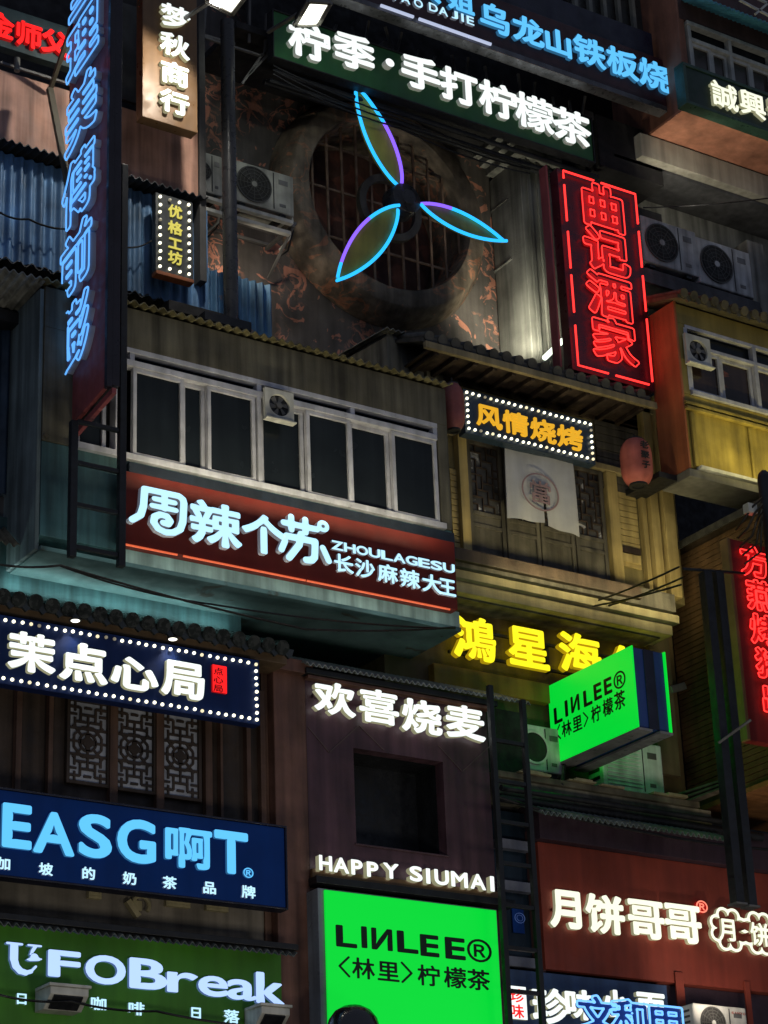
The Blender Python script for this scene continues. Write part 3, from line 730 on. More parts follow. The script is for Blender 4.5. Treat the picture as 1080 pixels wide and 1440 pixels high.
# ------------------------------------------------------------------ far left dark block
t = thing('corner_block', 'black corrugated corner block at the far left edge', 'building', (W(10, 600, 20.7)[0], 21.5, W(10, 800, 20.7)[2]))
a, b = W(-80, 455, 20.75), W(29, 700, 20.75)
q = MB(); corr_panel(q, a[0], W(27, 600, 20.75)[0], 20.75, b[2], W(15, 455, 20.75)[2], .02, .13); part('sheet_wall', q, mat('ink_blue_corrugated', (.012, .03, .06), .55, .4), t, 0, 60)
part('cap', MB().box(a[0], W(30, 455, 20.6)[0], 20.55, 21.2, W(15, 456, 20.6)[2], W(15, 440, 20.6)[2]), blackm, t)
part('lower_wall', MB().box(a[0], W(26, 750, 20.8)[0], 20.8, 21.5, W(10, 830, 20.8)[2], b[2]-.003), concrete_d, t)
q = MB(); corr_roof(q, a[0], W(20, 740, 20.5)[0], 20.35, W(10, 765, 20.35)[2], 20.8, W(10, 740, 20.8)[2], .02, .09); part('awning', q, olive, t, 0, 60)
q = MB(); corr_panel(q, a[0], W(30, 420, 21.2)[0], 21.2, W(10, 445, 21.2)[2], W(10, 405, 21.2)[2], .015, .09); part('backing', q, greycorr, t, 0, 60)
A, B = W(-40, 396, 20.7), W(24, 413, 20.7)
t = thing('tube_light', 'white fluorescent tube above the black corner block at the left edge', 'lamp', tuple(A))
part('tube', MB().cyl(A, B, .03, 10), tubem, t, 0, 40); part('batten', MB().bar(A+np.array([0, .05, .04]), B+np.array([0, .05, .04]), .06, .05), white_pl, t)

# ------------------------------------------------------------------ 4. japanese style house right of the bay
Yj = 20.85
jx0, jx1 = W(636, 700, Yj)[0], W(953, 700, Yj)[0]
jz0, jz1 = W(700, 792, Yj)[2], W(700, 505, Yj)[2]
t = house = thing('timber_house', 'cream timber house front with lattice doors and a curtain below the red neon board', 'building', ((jx0+jx1)/2, 21.5, jz0))
q = MB(); q.box(jx0, jx1, Yj+.05, 22.5, jz0, jz1)
part('wall', q, mat('slatted_cream_wall', (.20, .165, .075), .7, .35, 2.4, .25, streak=.4), t)
# clapboards
q = MB()
for k in range(12):
    z = W(870, 690, Yj)[2]-k*.085; q.box(W(866, 740, Yj)[0], W(899, 740, Yj)[0], Yj+.02, Yj+.048, z-.075, z)
part('clapboards', q, creamwood, t, .004)
q = MB()
for k in range(11):
    z = jz1-.22-k*.11; q.box(W(838, 600, Yj)[0], W(905, 600, Yj)[0], Yj+.02, Yj+.048, z-.1, z)
part('clapboards', q, greywood, t, .004, label='grey boards beside the small bulb edged sign')
q = MB()
for k in range(14): z = W(645, 660, Yj)[2]-k*.08; q.box(jx0, W(649, 700, Yj)[0], Yj+.02, Yj+.048, z-.07, z)
part('clapboards', q, creamwood, t, .004)
# posts and rails
q = MB(); zr = W(700, 627, Yj)[2]
for pa_, pb_, d_ in ((645, 657, .05), (852, 866, .05), (899, 905, .04), (907, 918, .1), (922, 937, .14)):
    q.box(W(pa_, 700, Yj)[0], W(pb_, 700, Yj)[0], Yj-d_, Yj+.049, jz0, zr if pa_ < 903 else jz1)
parts('post', q, creamwood, t)
q = MB(); q.box(jx0, jx1-.3, Yj-.07, Yj+.048, zr+.002, zr+.08); q.box(jx0, jx1-.25, Yj-.10, Yj+.048, W(700, 522, Yj)[2]-.09, W(700, 522, Yj)[2])
parts('rail', q, mat('dull_cream_beam', (.27, .22, .12), .65, .35, 2.2, .2, streak=.4), t)
q = MB()
for A, B in ((888, 690), (820, 740)): pass
z = W(884, 773, Yj)[2]; q.box(W(868, 740, Yj)[0], W(898, 740, Yj)[0], Yj-.005, Yj+.018, z-.04, z+.04)
part('dark_slot', q, darkwood, t)
q = MB(); q.box(W(867, 760, Yj)[0], W(898, 760, Yj)[0], Yj-.015, Yj+.018, z-.17, z-.06)
parts('trim', q, creamwood, t)
# doors: four leaves
dz1 = zr-.003; dx = [W(p, 710, Yj)[0] for p in (661, 709, 752, 803, 803)]
dx = [W(658, 700, Yj)[0], W(709, 700, Yj)[0], W(757, 710, Yj)[0], W(806, 720, Yj)[0], W(851, 730, Yj)[0]]
def lattice(mb, x0, x1, z0, z1, Y, d=.025, b=.014, seed=1, nx=6, nz=9):
    """frets: a broken square grid with a key pattern"""
    rn = random.Random(seed); w_, h_ = (x1-x0)/nx, (z1-z0)/nz
    for i in range(nx+1):
        for k in range(nz):
            if i in (0, nx) or (i+k*2) % 3 or (k == nz//2): mb.box(x0+i*w_-b/2, x0+i*w_+b/2, Y, Y+d, z0+k*h_, z0+(k+1)*h_)
    for k in range(nz+1):
        for i in range(nx):
            if k in (0, nz) or (2*i+k) % 3: mb.box(x0+i*w_, x0+(i+1)*w_, Y+.001, Y+d-.001, z0+k*h_-b/2, z0+k*h_+b/2)
for i in range(4):
    xa_, xb_ = dx[i]+.01, dx[i+1]-.01 if i < 3 else dx[4]
    q = MB(); Yd = Yj-.01; fwid = .055; zb_, zm = jz0+.02, jz0+(dz1-jz0)*.37
    q.box(xa_, xa_+fwid, Yd, Yd+.045, zb_, dz1); q.box(xb_-fwid, xb_, Yd, Yd+.045, zb_, dz1)
    for z_ in (zb_, zm-.16, zm, dz1-fwid): q.box(xa_+fwid, xb_-fwid, Yd+.002, Yd+.043, z_, z_+.05)
    dr = part('door', q, greywood, t, .004)
    part('panel', MB().box(xa_+fwid, xb_-fwid, Yd+.022, Yd+.034, zb_+.04, zm), greywood, dr, .003)
    part('pane', MB().box(xa_+fwid, xb_-fwid, Yd+.034, Yd+.040, zm+.04, dz1-.05), mat('dim_paper_pane', (.05, .05, .055), .6, .9, 3.5, .0, patch=(.36, .36, .38), pscale=5, pthr=.62), dr, 0)
    q = MB(); lattice(q, xa_+fwid, xb_-fwid, zm+.05, dz1-fwid, Yd+.012, .02, .014, i, 5, 9); part('lattice', q, darkwood, dr, 0)
# balcony: dark ledge, cream beams and soffit
q = MB(); lz1, lz0 = W(640, 769, 20.35)[2], W(640, 795, 20.35)[2]
q.box(W(628, 780, 20.35)[0], W(950, 850, 20.35)[0], 20.35, 21.6, lz0, lz1)
part('ledge', q, greywood, t)
part('floor_board', MB().box(W(628, 780, 20.35)[0], W(899, 850, 20.35)[0], 20.28, 20.347, lz0+.05, lz1-.03), darkwood, t)
z2 = W(640, 824, 20.5)[2]
part('cream_beam', MB().box(W(600, 800, 20.5)[0], W(950, 880, 20.5)[0], 20.42, 21.6, z2+.08, lz0-.003), creamplaster, t)
part('cream_beam', MB().box(W(600, 800, 20.5)[0], W(953, 880, 20.4)[0], 20.5, 21.7, z2-.06, z2+.077), creamplaster, t)
part('soffit', MB().box(W(600, 830, 20.6)[0], W(930, 900, 20.6)[0], 20.62, 22.2, z2-.082, z2-.063), greywood, t)
# roof: eave board and tiles
Ye = 20.3
ea, eb = W(598, 490, Ye), W(925, 590, Ye); ez = W(620, 484, Ye)[2]
def tile_row(mb, x0, x1, y0, z0, y1, z1, pitch=.2, r=.075, mi=0):
    n_ = int((x1-x0)/pitch)
    for i in range(n_+1):
        x = x0+pitch*(i+.5)+random.uniform(-.006, .006); dz = random.uniform(-.008, .008)
        if x > x1: break
        A, B = Vector((x, y0, z0+dz)), Vector((x, y1, z1)); mb.cyl(A, B, r, 14, mi)
        mb.cyl(A-(B-A).normalized()*.02, A+(B-A).normalized()*.01, r*1.12, 14, mi)
        # hanging drip tile between two rolls
        x2 = x+pitch/2; mb.prism([(x2-pitch*.36, y0+.01, z0-.0), (x2+pitch*.36, y0+.01, z0-.0), (x2+pitch*.22, y0+.01, z0-.075), (x2, y0+.01, z0-.11), (x2-pitch*.22, y0+.01, z0-.075)], (0, .03, 0), mi)
    mb.prism([(x0, y0+.02, z0-.03), (x0, y1, z1-.03), (x0, y1, z1-.08), (x0, y0+.02, z0-.08)], (x1-x0, 0, 0), mi)
q = MB(); tile_row(q, ea[0]-.02, eb[0]-.05, Ye+.02, ez+.08, 21.5, ez+.55, .19, .06); part('roof', q, mat('grey_clay_tile', (.07, .068, .062), .7, .4, 6, .2), t, 0, 50)
q = MB(); q.box(ea[0], eb[0], Ye-.02, Ye+.04, ez-.10, ez-.012); part('eave_board', q, mat('dull_cream_beam', (.27, .22, .12)), t)
q = MB(); q.box(ea[0]+.1, eb[0]-.1, Ye+.05, 21.5, ez-.07, ez-.05)
for k in range(12): x = ea[0]+.2+(eb[0]-ea[0]-.4)*k/11; q.box(x-.03, x+.03, Ye+.05, 21.4, ez-.13, ez-.072)
parts('rafter', q, darkwood, t)
part('upper_wall', MB().box(jx0-.1, jx1, Yj+.02, 21.6, jz1+.003, ez-.13), darkwood, t)
# grey chimney block left of the house
q = MB(); q.box(W(546, 520, 20.9)[0], W(596, 520, 20.9)[0], 20.9, 21.9, W(560, 580, 20.9)[2], W(570, 470, 20.9)[2])
t2 = thing('block_pier', 'squat grey concrete pier between the grey bay and the timber house roof', 'pier', (W(570, 520, 20.9)[0], 21.3, W(560, 580, 20.9)[2]))
part('shaft', q, concrete, t2)
part('shaft', MB().box(W(597, 520, 20.9)[0]+.003, W(620, 520, 20.9)[0], 20.86, 21.9, W(560, 590, 20.9)[2], W(605, 482, 20.9)[2]), mat('pier_cream', (.2, .18, .12), .8, .4), t2)
q = MB(); corr_roof(q, W(542, 465, 20.8)[0], W(600, 475, 20.8)[0], 20.78, W(570, 470, 20.8)[2], 21.9, W(570, 470, 20.8)[2]+.12, .015, .08); part('cap', q, concrete, t2, 0, 60)

# curtain with a slit
def curtain():
    Y = 20.62; x0, x1 = W(711, 630, Y)[0], W(805, 650, Y)[0]; z1, z0 = W(711, 627, Y)[2], W(711, 727, Y)[2]
    xs_, zs_ = 33, 24; q = MB(); 
    for sd in (0, 1):
        base = len(q.v)
        for k in range(zs_):
            for i in range(xs_):
                u, v_ = i/(xs_-1), k/(zs_-1)
                yy = Y+.014*math.sin(u*17+v_*2)*(.3+v_)+.02*math.sin(u*5+1)+.012*sd
                gap = .008*max(0, v_-.45)*(1 if u > .5 else -1)*(abs(u-.5) < .06)
                dz = .035*math.sin(u*3.1+.4)*v_-(.03*v_ if u > .5 else 0)
                q.v.append((x0+(x1-x0)*u+gap*2+.03*v_*(u-.3), yy, z1-(z1-z0)*v_+dz))
        for k in range(zs_-1):
            for i in range(xs_-1):
                if i == 16 and k > 10: continue
                q.f.append((base+k*xs_+i, base+k*xs_+i+1, base+(k+1)*xs_+i+1, base+(k+1)*xs_+i)); q.mi.append(0)
    t = thing('door_curtain', 'off white split cloth curtain with a ringed red character over the lattice doors', 'curtain', ((x0+x1)/2, Y, z0))
    part('cloth', q, clothm, t, 0, 80)
    part('rod', MB().cyl((x0-.05, Y+.01, z1+.01), (x1+.05, Y+.01, z1+.01), .014, 10), darkwood, t, 0, 40)
    letter(t, '當', frame_y(760, 692, 32, 32, Y-.035), .012, .004, [clothink], 'emblem')
    letter(t, 'ring', frame_y(760, 692, 54, 54, Y-.035), 0.0, .004, [clothink], 'emblem')
curtain()
def lantern(px, py, wpx, hpx, Y, m_, label, text=None):
    c = W(px, py, Y); a = W(px-wpx/2, py, Y); r = (c[0]-a[0])*.80; hh = W(px, py-hpx/2, Y)[2]-c[2]
    t = thing('paper_lantern', label, 'lantern', (c[0], Y, c[2]-hh))
    prof = []
    for i in range(29):
        u = -1+2*i/28; prof.append((r*(1-abs(u)**4*.42)*(1-.02*(i % 2)), hh*u*.93))
    part('paper_shade', MB().lathe(c, prof, 'Z', 36), m_, t, 0, 70)
    part('rim', MB().lathe(c, [(r*.40, -hh*1.0), (r*.58, -hh*1.0), (r*.58, -hh*.92), (r*.40, -hh*.92), (r*.40, -hh*1.0)], 'Z', 30).lathe(c, [(0.001, -hh*.95), (r*.5, -hh*.95)], 'Z', 30), blackm, t, 0, 40)
    part('rim', MB().lathe(c, [(.001, hh*.98), (r*.58, hh*.98), (r*.58, hh*.9)], 'Z', 30), blackm, t, 0, 40)
    part('hook', MB().cyl((c[0], Y, c[2]+hh*.95), (c[0], Y, c[2]+hh*1.25), .01, 8), blackm, t, 0)
    if text:
        for k, ch in enumerate(text):
            an = R(-8); zc = c[2]+hh*(.5-.42*k)
            p = np.array([c[0]+r*math.sin(an), Y-r*math.cos(an)*.99-.012, zc])
            letter(t, ch, (p, np.array([math.cos(an), math.sin(an), 0])*r*.62, np.array([0, 0, hh*.34]), np.array([math.sin(an), -math.cos(an), 0])), .03, .004, [blackink], 'letter')
lantern(895, 651, 44, 64, 20.35, lanternm, 'pink paper lantern with black characters on the right post of the timber house', '老聚子')
lantern(637, 573, 34, 66, 20.3, lanternd, 'dusty red lantern half hidden behind the right corner of the grey bay')

# ------------------------------------------------------------------ 5. dim sum shop: tiled eave, beam, lattice wall
Ym = 20.15
mx0, mx1 = W(-70, 900, Ym)[0], W(400, 950, Ym)[0]
t = thing('tiled_shopfront', 'dark timber shopfront with a glazed black tile eave under the grey bay', 'building', ((mx0+mx1)/2, 21, W(200, 1140, 20.5)[2]))
zt0 = W(0, 838, 19.95)[2]
q = MB(); tile_row(q, mx0, mx1-.05, 19.95, zt0, 20.55, zt0+.22, .178, .07); part('roof', q, tilemat, t, 0, 50)
zb1, zb0 = W(0, 849, Ym)[2], W(0, 866, Ym)[2]
part('beam', MB().box(mx0, mx1, Ym-.06, Ym+.3, zb0, zb1), mat('brown_beam', (.13, .085, .05), .55, .35, 2.5, .2, streak=.3), t)
zw1, zw0 = W(100, 985, 20.5)[2], W(100, 1145, 20.5)[2]
part('wall', MB().box(mx0, mx1, 20.52, 22, W(0, 1120, 20.5)[2]-.3, zb0-.003), darkwood, t)
q = MB()
for px, ww in ((23, .06), (68, .05), (157, .09), (222, .09), (290, .08), (308, .03), (346, .05), (366, .06)):
    x = W(px, 1050, 20.5)[0]; q.box(x-ww/2, x+ww/2, 20.44, 20.518, W(0, 1120, 20.5)[2]-.25, zb0-.2)
parts('mullion', q, brownwood, t, .004)
def fret_window(px0, px1, pyt, pyb):
    Y = 20.49; a, b = W(px0, pyt, Y), W(px1, pyb, Y); x0, x1 = a[0], b[0]; z1 = a[2]; z0 = W(px0, pyb, Y)[2]; wd, hh = x1-x0, z1-z0
    q = MB(); k = .035
    q.box(x0-k, x0, Y-.03, Y+.028, z0-k, z1+k); q.box(x1, x1+k, Y-.03, Y+.028, z0-k, z1+k); q.box(x0, x1, Y-.03, Y+.028, z1, z1+k); q.box(x0, x1, Y-.03, Y+.028, z0-k, z0)
    f = part('window', q, darkwood, t, .004)
    part('pane', MB().box(x0, x1, Y+.01, Y+.024, z0, z1), latpane, f, 0)
    q = MB(); w_ = .022; d0, d1 = Y-.012, Y+.009
    def hb(u0, u1, v): q.box(x0+u0*wd, x0+u1*wd, d0, d1, z0+v*hh-w_/2, z0+v*hh+w_/2)
    def vb(u, v0, v1): q.box(x0+u*wd-w_/2, x0+u*wd+w_/2, d0+.001, d1-.001, z0+v0*hh, z0+v1*hh)
    # key fret above and below
    for s_, o in ((1, 0), (-1, 1)):
        V = lambda v: v if o == 0 else 1-v
        for u0, u1, v in ((0, 1, .335), (.0, .3, .07), (.7, 1, .07), (.3, .7, .16), (.15, .45, .25), (.55, .85, .25), (.0, .2, .16), (.8, 1, .16), (.4, .6, .07)): hb(u0, u1, V(v))
        for u, v0, v1 in ((.15, .0, .12), (.3, .07, .25), (.5, .16, .33), (.7, .07, .25), (.85, .0, .12), (.15, .2, .33), (.85, .2, .33)):
            a_, b_ = sorted((V(v0), V(v1))); vb(u, a_, b_)
    cx, cz, r = x0+wd/2, z0+hh/2, wd*.40
    for rr, n_ in ((r, 8), (r*.55, 20)):
        P = [(cx+rr*math.cos(2*math.pi*(i+.5)/n_), Y, cz+rr*math.sin(2*math.pi*(i+.5)/n_)) for i in range(n_)]
        for i in range(n_): q.bar(P[i], P[(i+1) % n_], .024, .018)
    for i in range(8):
        an = math.pi/4*i+(math.pi/8 if False else 0); q.bar((cx+r*.5*math.cos(an), Y, cz+r*.5*math.sin(an)), (cx+wd*.5*math.cos(an)*(1.15 if i % 2 else 1), Y, cz+wd*.5*math.sin(an)*(1.15 if i % 2 else 1)), .022, .016)
    q.cyl((cx, Y-.012, cz), (cx, Y+.008, cz), r*.34, 16); 
    for i in range(4): an = math.pi/2*i; q.bar((cx, Y, cz), (cx+r*.55*math.cos(an), Y, cz+r*.55*math.sin(an)), .05, .018)
    part('fret', q, darkwood, f, 0)
for a_, b_, c_, d_ in ((98, 149, 985, 1097), (164, 214, 994, 1107), (229, 278, 1003, 1117)): fret_window(a_, b_, c_, d_)
for i, px in enumerate((106, 243)):
    c = onZ(px, 873 if i == 0 else 899, zb0-.016)
    tt = thing('downlight', 'small round lit downlight under the brown beam, %s' % ('near the left edge above the second character' if i == 0 else 'above the last white character'), 'lamp', tuple(c))
    part('can', MB().cyl(c+np.array([0, 0, .0]), c+np.array([0, 0, .013]), .062, 20), blackm, tt, .003)
    part('lens', MB().lathe(c, [(.001, -.008), (.04, -.004), (.05, .004), (.05, .013)], 'Z', 20), lampface, tt, 0, 60)
    lamp('SPOT', 'downlight_beam', c+np.array([0, -.0, -.04]), 9, (1, .95, .8), c+np.array([0, .0, -1]), .05, 110, .8)
# LED strip behind the tiles
q = MB(); zl = zt0+.305; q.box(mx0, mx1-.35, 20.60, 20.63, zl, zl+.03)
single('led_strip', q, em('pale_led', (.72, 1.0, .92), 1.6), 'pale green led strip hidden behind the ridge of the black tiles', 'lamp', None, 0)
part('back_wall', MB().box(mx0, mx1-.2, 20.70, 21.5, zb1+.003, zt0+1.2), teal, t)

# ------------------------------------------------------------------ 6. concrete band and coffee shop
Yk = 20.5
t = thing('concrete_band', 'grimy beige concrete band between the blue sign and the green sign', 'wall', (W(200, 1290, Yk)[0], 21, W(0, 1312, Yk)[2]))
part('wall', MB().box(mx0, W(402, 1300, Yk)[0], Yk, 22, W(0, 1320, Yk)[2]-1.6, W(0, 1128, Yk)[2]), mat('beige_concrete', (.16, .14, .115), .8, .5, 1.6, .3, streak=.4), t)
for i, (px, py, ww, hh) in enumerate(((134, 1256, 18, 13), (251, 1267, 34, 9), (306, 1273, 31, 9))):
    a, b = W(px-ww/2, py, Yk-.06), W(px+ww/2, py, Yk-.06); 
    q = MB().box(a[0], b[0], Yk-.06, Yk-.003, a[2]-.045, a[2]+.045)
    for k in range(3): q.box(a[0]+.01, b[0]-.01, Yk-.066, Yk-.061, a[2]-.03+.025*k, a[2]-.018+.025*k)
    single('vent_plate', q, creamplaster, ['small square cream vent plate on the concrete band under the blue sign', 'long cream vent plate on the concrete band, left of its pair', 'long cream vent plate on the concrete band, right of its pair'][i], 'vent', None, .003)
q = MB(); c = W(192, 1272, Yk-.05)
for a0, a1, rr in ((-40, 200, .09),):
    q.tube([(c[0]+.05+rr*math.cos(R(a0+(a1-a0)*i/12)), Yk-.05, c[2]+rr*math.sin(R(a0+(a1-a0)*i/12))) for i in range(13)], .022, 8)
q.bar((c[0]-.10, Yk-.04, c[2]+.03), (c[0]+.02, Yk-.04, c[2]-.12), .06, .07); q.box(c[0]-.05, c[0]+.06, Yk-.06, Yk-.003, c[2]-.06, c[2]+.04)
single('broken_bracket', q, creamplaster, 'broken cream bracket with a loop on the concrete band', 'bracket', None, .004)
q = MB(); za = W(0, 1300, 19.98)[2]; corr_roof(q, mx0, W(418, 1330, 19.98)[0], 19.98, za, 20.5, za+.22, .02, .085); part('awning', q, mat('dark_corr_edge', (.10, .11, .105), .55, .5, 4, .1, .1, .4), t, 0, 60)
part('awning_bar', MB().box(mx0, W(420, 1330, 20.0)[0], 20.0, 20.06, za+.06, za+.12), blackm, t)
# brown returns and pillars between left shops and the siu mai booth
t = thing('timber_pillar', 'tall red brown timber pillar left of the booth panel', 'pillar', (W(405, 1200, 20.35)[0], 20.6, W(405, 1460, 20.35)[2]))
x0, x1 = W(384, 945, 20.35)[0], W(429, 945, 20.35)[0]
part('shaft', MB().box(x0, x1, 20.35, 21.2, W(410, 1470, 20.35)[2], W(400, 942, 20.35)[2]), pillarwood, t, .012)
part('cap', MB().box(W(371, 930, 20.25)[0], x1+.04, 20.25, 21.2, W(400, 942, 20.25)[2]+.003, W(390, 922, 20.25)[2]), pillarwood, t)
part('inner_strip', MB().box(x1+.003, x1+.07, 20.42, 20.8, W(440, 1470, 20.4)[2], W(440, 1240, 20.4)[2]), mat('weathered_strip', (.20, .13, .075), .8, .5, 4, .3, patch=(.4, .33, .2), pscale=5), t)
part('side_panel', MB().box(W(366, 1000, 20.5)[0], x0-.003, 20.47, 21.2, W(380, 1330, 20.5)[2], W(376, 935, 20.5)[2]), brownwood, t)

# ------------------------------------------------------------------ 7. booth panel with niche
Ys = 20.35
sx0, sx1 = W(430, 1000, Ys)[0], W(690, 1120, Ys)[0]; sz1, sz0 = W(432, 948, Ys)[2], W(440, 1236, Ys)[2]
nx0, nx1 = W(499, 1120, Ys)[0], W(626, 1140, Ys)[0]; nz1, nz0 = W(500, 1052, Ys)[2], W(500, 1186, Ys)[2]
t = thing('booth_panel', 'mauve brown booth panel with a dark square niche under white characters', 'panel', ((sx0+sx1)/2, 20.8, sz0))
q = MB(); q.box(sx0, nx0, Ys, 20.5, sz0, sz1); q.box(nx1, sx1, Ys, 20.5, sz0, sz1); q.box(nx0, nx1, Ys, 20.5, nz1, sz1); q.box(nx0, nx1, Ys, 20.5, sz0, nz0)
part('board', q, mauve, t, 0)
q = MB(); q.box(nx0-.02, nx1+.02, 20.9, 20.95, nz0-.02, nz1+.02); q.box(nx0-.03, nx0-.003, 20.501, 20.9, nz0, nz1); q.box(nx1+.003, nx1+.03, 20.501, 20.9, nz0, nz1); q.box(nx0, nx1, 20.501, 20.9, nz1+.003, nz1+.02); q.box(nx0, nx1, 20.501, 20.9, nz0-.02, nz0-.003)
part('niche', q, blackm, t, 0)
part('niche_edge', MB().box(nx0-.02, nx1+.02, Ys-.02, Ys-.003, nz0-.02, nz0), mauve, t)
q = MB()
zc = W(450, 1010, Ys)[2]; sl = mat('panel_groove', (.10, .065, .065), .5, .3)
for A, B in (((433, 1022), (463, 1058)), ((463, 1058), (505, 1020)), ((505, 1020), (540, 1055)), ((616, 1048), (650, 1085)), ((650, 1085), (688, 1050))):
    q.bar(W(*A, Ys-.004), W(*B, Ys-.004), .012, .006)
part('trim', q, sl, t, 0)
ye = 20.22
ez1, ez0 = W(430, 934, ye)[2], W(430, 943, ye)[2]
q = MB(); q.box(sx0-.06, sx1+.08, ye, 20.7, ez0-.02, ez1-.03); part('eave', q, blackm, t)
part('eave_trim', MB().box(sx0-.02, sx1+.05, ye+.03, Ys-.003, ez0-.06, ez0-.023), pillarwood, t)
q = MB(); corr_roof(q, sx0-.1, W(742, 996, ye)[0], ye-.06, ez1-.02, 20.8, ez1+.28, .018, .075); part('roof', q, mat('pale_corr_edge', (.30, .33, .32), .5, .4, 4), t, 0, 60)
part('ledge', MB().box(sx0-.02, sx1+.14, Ys-.16, 20.6, sz0-.08, sz0-.003), blackm, t)
part('ledge_face', MB().box(sx0, sx1, Ys-.05, Ys-.002, sz0, sz0+.1), brownboard, t)
# panel under the booth, behind the green light box
single('lower_panel', MB().box(sx0, sx1+.1, Ys+.02, 21, W(450, 1500, Ys)[2], sz0-.083), brownwood, 'brown timber panel behind the big green light box', 'panel')

# ------------------------------------------------------------------ 8. ladders
def ladder(label, railpx, ztop, zbot, Y, rungs, r=.035, brackets=()):
    t = thing('steel_ladder', label, 'ladder', (W(*railpx[0], Y)[0], Y, zbot))
    xs_ = [W(*p, Y)[0] for p in railpx]
    for x, zt_ in zip(xs_, ztop): part('rail', MB().box(x-r, x+r, Y-r, Y+r, zbot, zt_), blackm, t, .006)
    z = zbot+.12
    while z < min(ztop)-.05 if rungs is None else z < rungs:
        part('rung', MB().box(min(xs_)+r, max(xs_)-r, Y-.022, Y+.022, z-.022, z+.022), blackm, t, .004); z += .46
    for x, z_ in brackets: part('bracket', MB().bar((x, Y, z_), (x, Y+.5, z_), .05, .05), blackm, t)
    return t
Yl = 19.55
zA, zB = W(175, 233, Yl)[2], W(168, 797, Yl)[2]
ladder('tall black steel ladder in front of the grey bay beside the blue neon blade sign', [(102, 700), (171, 640)], [W(102, 592, Yl)[2], zA], zB, Yl, W(171, 560, Yl)[2], .038, [(W(102, 700, Yl)[0], zB+.1), (W(171, 700, Yl)[0], zB+.1)])
Yl2 = 19.9
zA, zB = W(738, 985, Yl2)[2], W(762, 1475, Yl2)[2]
ladder('black steel ladder between the booth panel and the dark red wall', [(702, 1200), (748, 1200)], [zA+.1, zA], zB, Yl2, zA-.1, .031)

# ------------------------------------------------------------------ 9. wall with the yellow characters, AC shelf
Yy = 20.98
yx0, yx1 = W(600, 900, Yy)[0], W(950, 950, Yy)[0]
t = thing('ochre_wall', 'dark ochre wall carrying the yellow lit characters', 'wall', ((yx0+yx1)/2, 22, W(800, 1100, Yy)[2]))
part('wall', MB().box(yx0-.6, yx1, Yy, 23, W(800, 1140, Yy)[2], W(640, 820, Yy)[2]), mat('ochre_board', (.10, .07, .03), .7, .4, 2, .2, streak=.3), t)
part('post', MB().box(W(916, 950, 20.9)[0], W(945, 950, 20.9)[0], 20.9, 22, W(930, 1100, 21.2)[2], W(930, 880, 21.2)[2]), mat('ochre_post', (.12, .095, .05), .7, .4), t)
part('lower_board', MB().box(yx0, W(770, 950, Yy-.1)[0], Yy-.12, Yy-.003, W(720, 985, Yy)[2], W(720, 958, Yy)[2]), mat('amber_board', (.30, .16, .02), .7, .3), t)
for px in (629+20, 690, 650):
    pass
# shelf
Yq = 20.3
qx0, qx1 = W(698, 1100, Yq)[0], W(985, 1140, Yq)[0]
zq1, zq0 = W(760, 1092, Yq)[2], W(760, 1128, Yq)[2]
t = thing('service_shelf', 'dirty service shelf above the corrugated awning of the dark red shop', 'shelf', ((qx0+qx1)/2, 20.8, zq0))
part('deck', MB().box(qx0, qx1, Yq, 21.5, zq1-.07, zq1), mat('dirty_shelf', (.10, .09, .06), .8, .6, 4, .3), t)
part('beam', MB().box(qx0, qx1+.2, Yq+.04, 21.4, zq0+.03, zq1-.073), mat('cream_stained', (.16, .15, .11), .8, .6, 3, .3, streak=.4), t)
part('pipe', MB().cyl((qx0, Yq-.08, zq0+.07), (qx1+.6, Yq-.08, zq0+.07), .035, 12), blackm, t, 0, 40)
part('pipe', MB().cyl((qx0, Yq-.03, zq0-.03), (qx1+.9, Yq-.03, zq0-.03), .05, 12), blackm, t, 0, 40)
q = MB(); 
for i in range(14):
    x = qx0+.15+random.random()*(qx1-qx0-.4); q.box(x, x+random.uniform(.1, .35), Yq-.02-random.random()*.03, Yq+.25, zq1+.002+i*.0007, zq1+.02+random.random()*.03)
parts('litter', q, creamplaster, t, .004)
ac_unit('white air conditioner with a round dark opening behind the green blade sign', 755, 1052, 74, 64, 20.75, style='hole', body=mat('ac_white', (.66, .66, .62), .5, .3, 4, .08, streak=.4))
ac_unit('pale green air conditioner with slatted front under the green blade sign', 890, 1078, 84, 72, 20.7, style='slats', body=white_gr)
# ------------------------------------------------------------------ 10. dark red shop
Yr = 20.45
rx0, rx1 = W(757, 1200, Yr)[0], W(1130, 1300, Yr)[0]
t = thing('red_shopfront', 'dark red painted shop wall under a corrugated awning', 'building', ((rx0+rx1)/2, 21, W(900, 1460, Yr)[2]))
zr1, zr0 = W(757, 1183, Yr)[2], W(765, 1362, Yr)[2]
part('wall', MB().box(rx0, rx1, Yr, 22, zr0, zr1-.003), redwall, t)
part('fascia', MB().box(rx0-.05, rx1, Yr-.12, 22, zr1, W(757, 1128, Yr)[2]), purple, t)
part('lower_wall', MB().box(rx0, rx1, Yr+.12, 22, zr0-1.2, zr0-.003), purple, t)
q = MB()
za = W(765, 1143, 20.0)[2]; corr_roof(q, W(757, 1140, 20.0)[0], W(1030, 1200, 20.0)[0], 19.95, za-.02, 20.6, za+.30, .022, .08); part('awning', q, greycorr, t, 0, 60)
q = MB(); x = W(955, 1350, Yr)[0]; q.box(x-.1, x+.02, Yr-.03, Yr-.003, zr0-.6, zr0+.12); x = W(1050, 1390, Yr)[0]; q.box(x-.05, x+.03, Yr-.03, Yr-.003, zr0-.6, zr0+.1)
parts('pilaster', q, redwall, t)
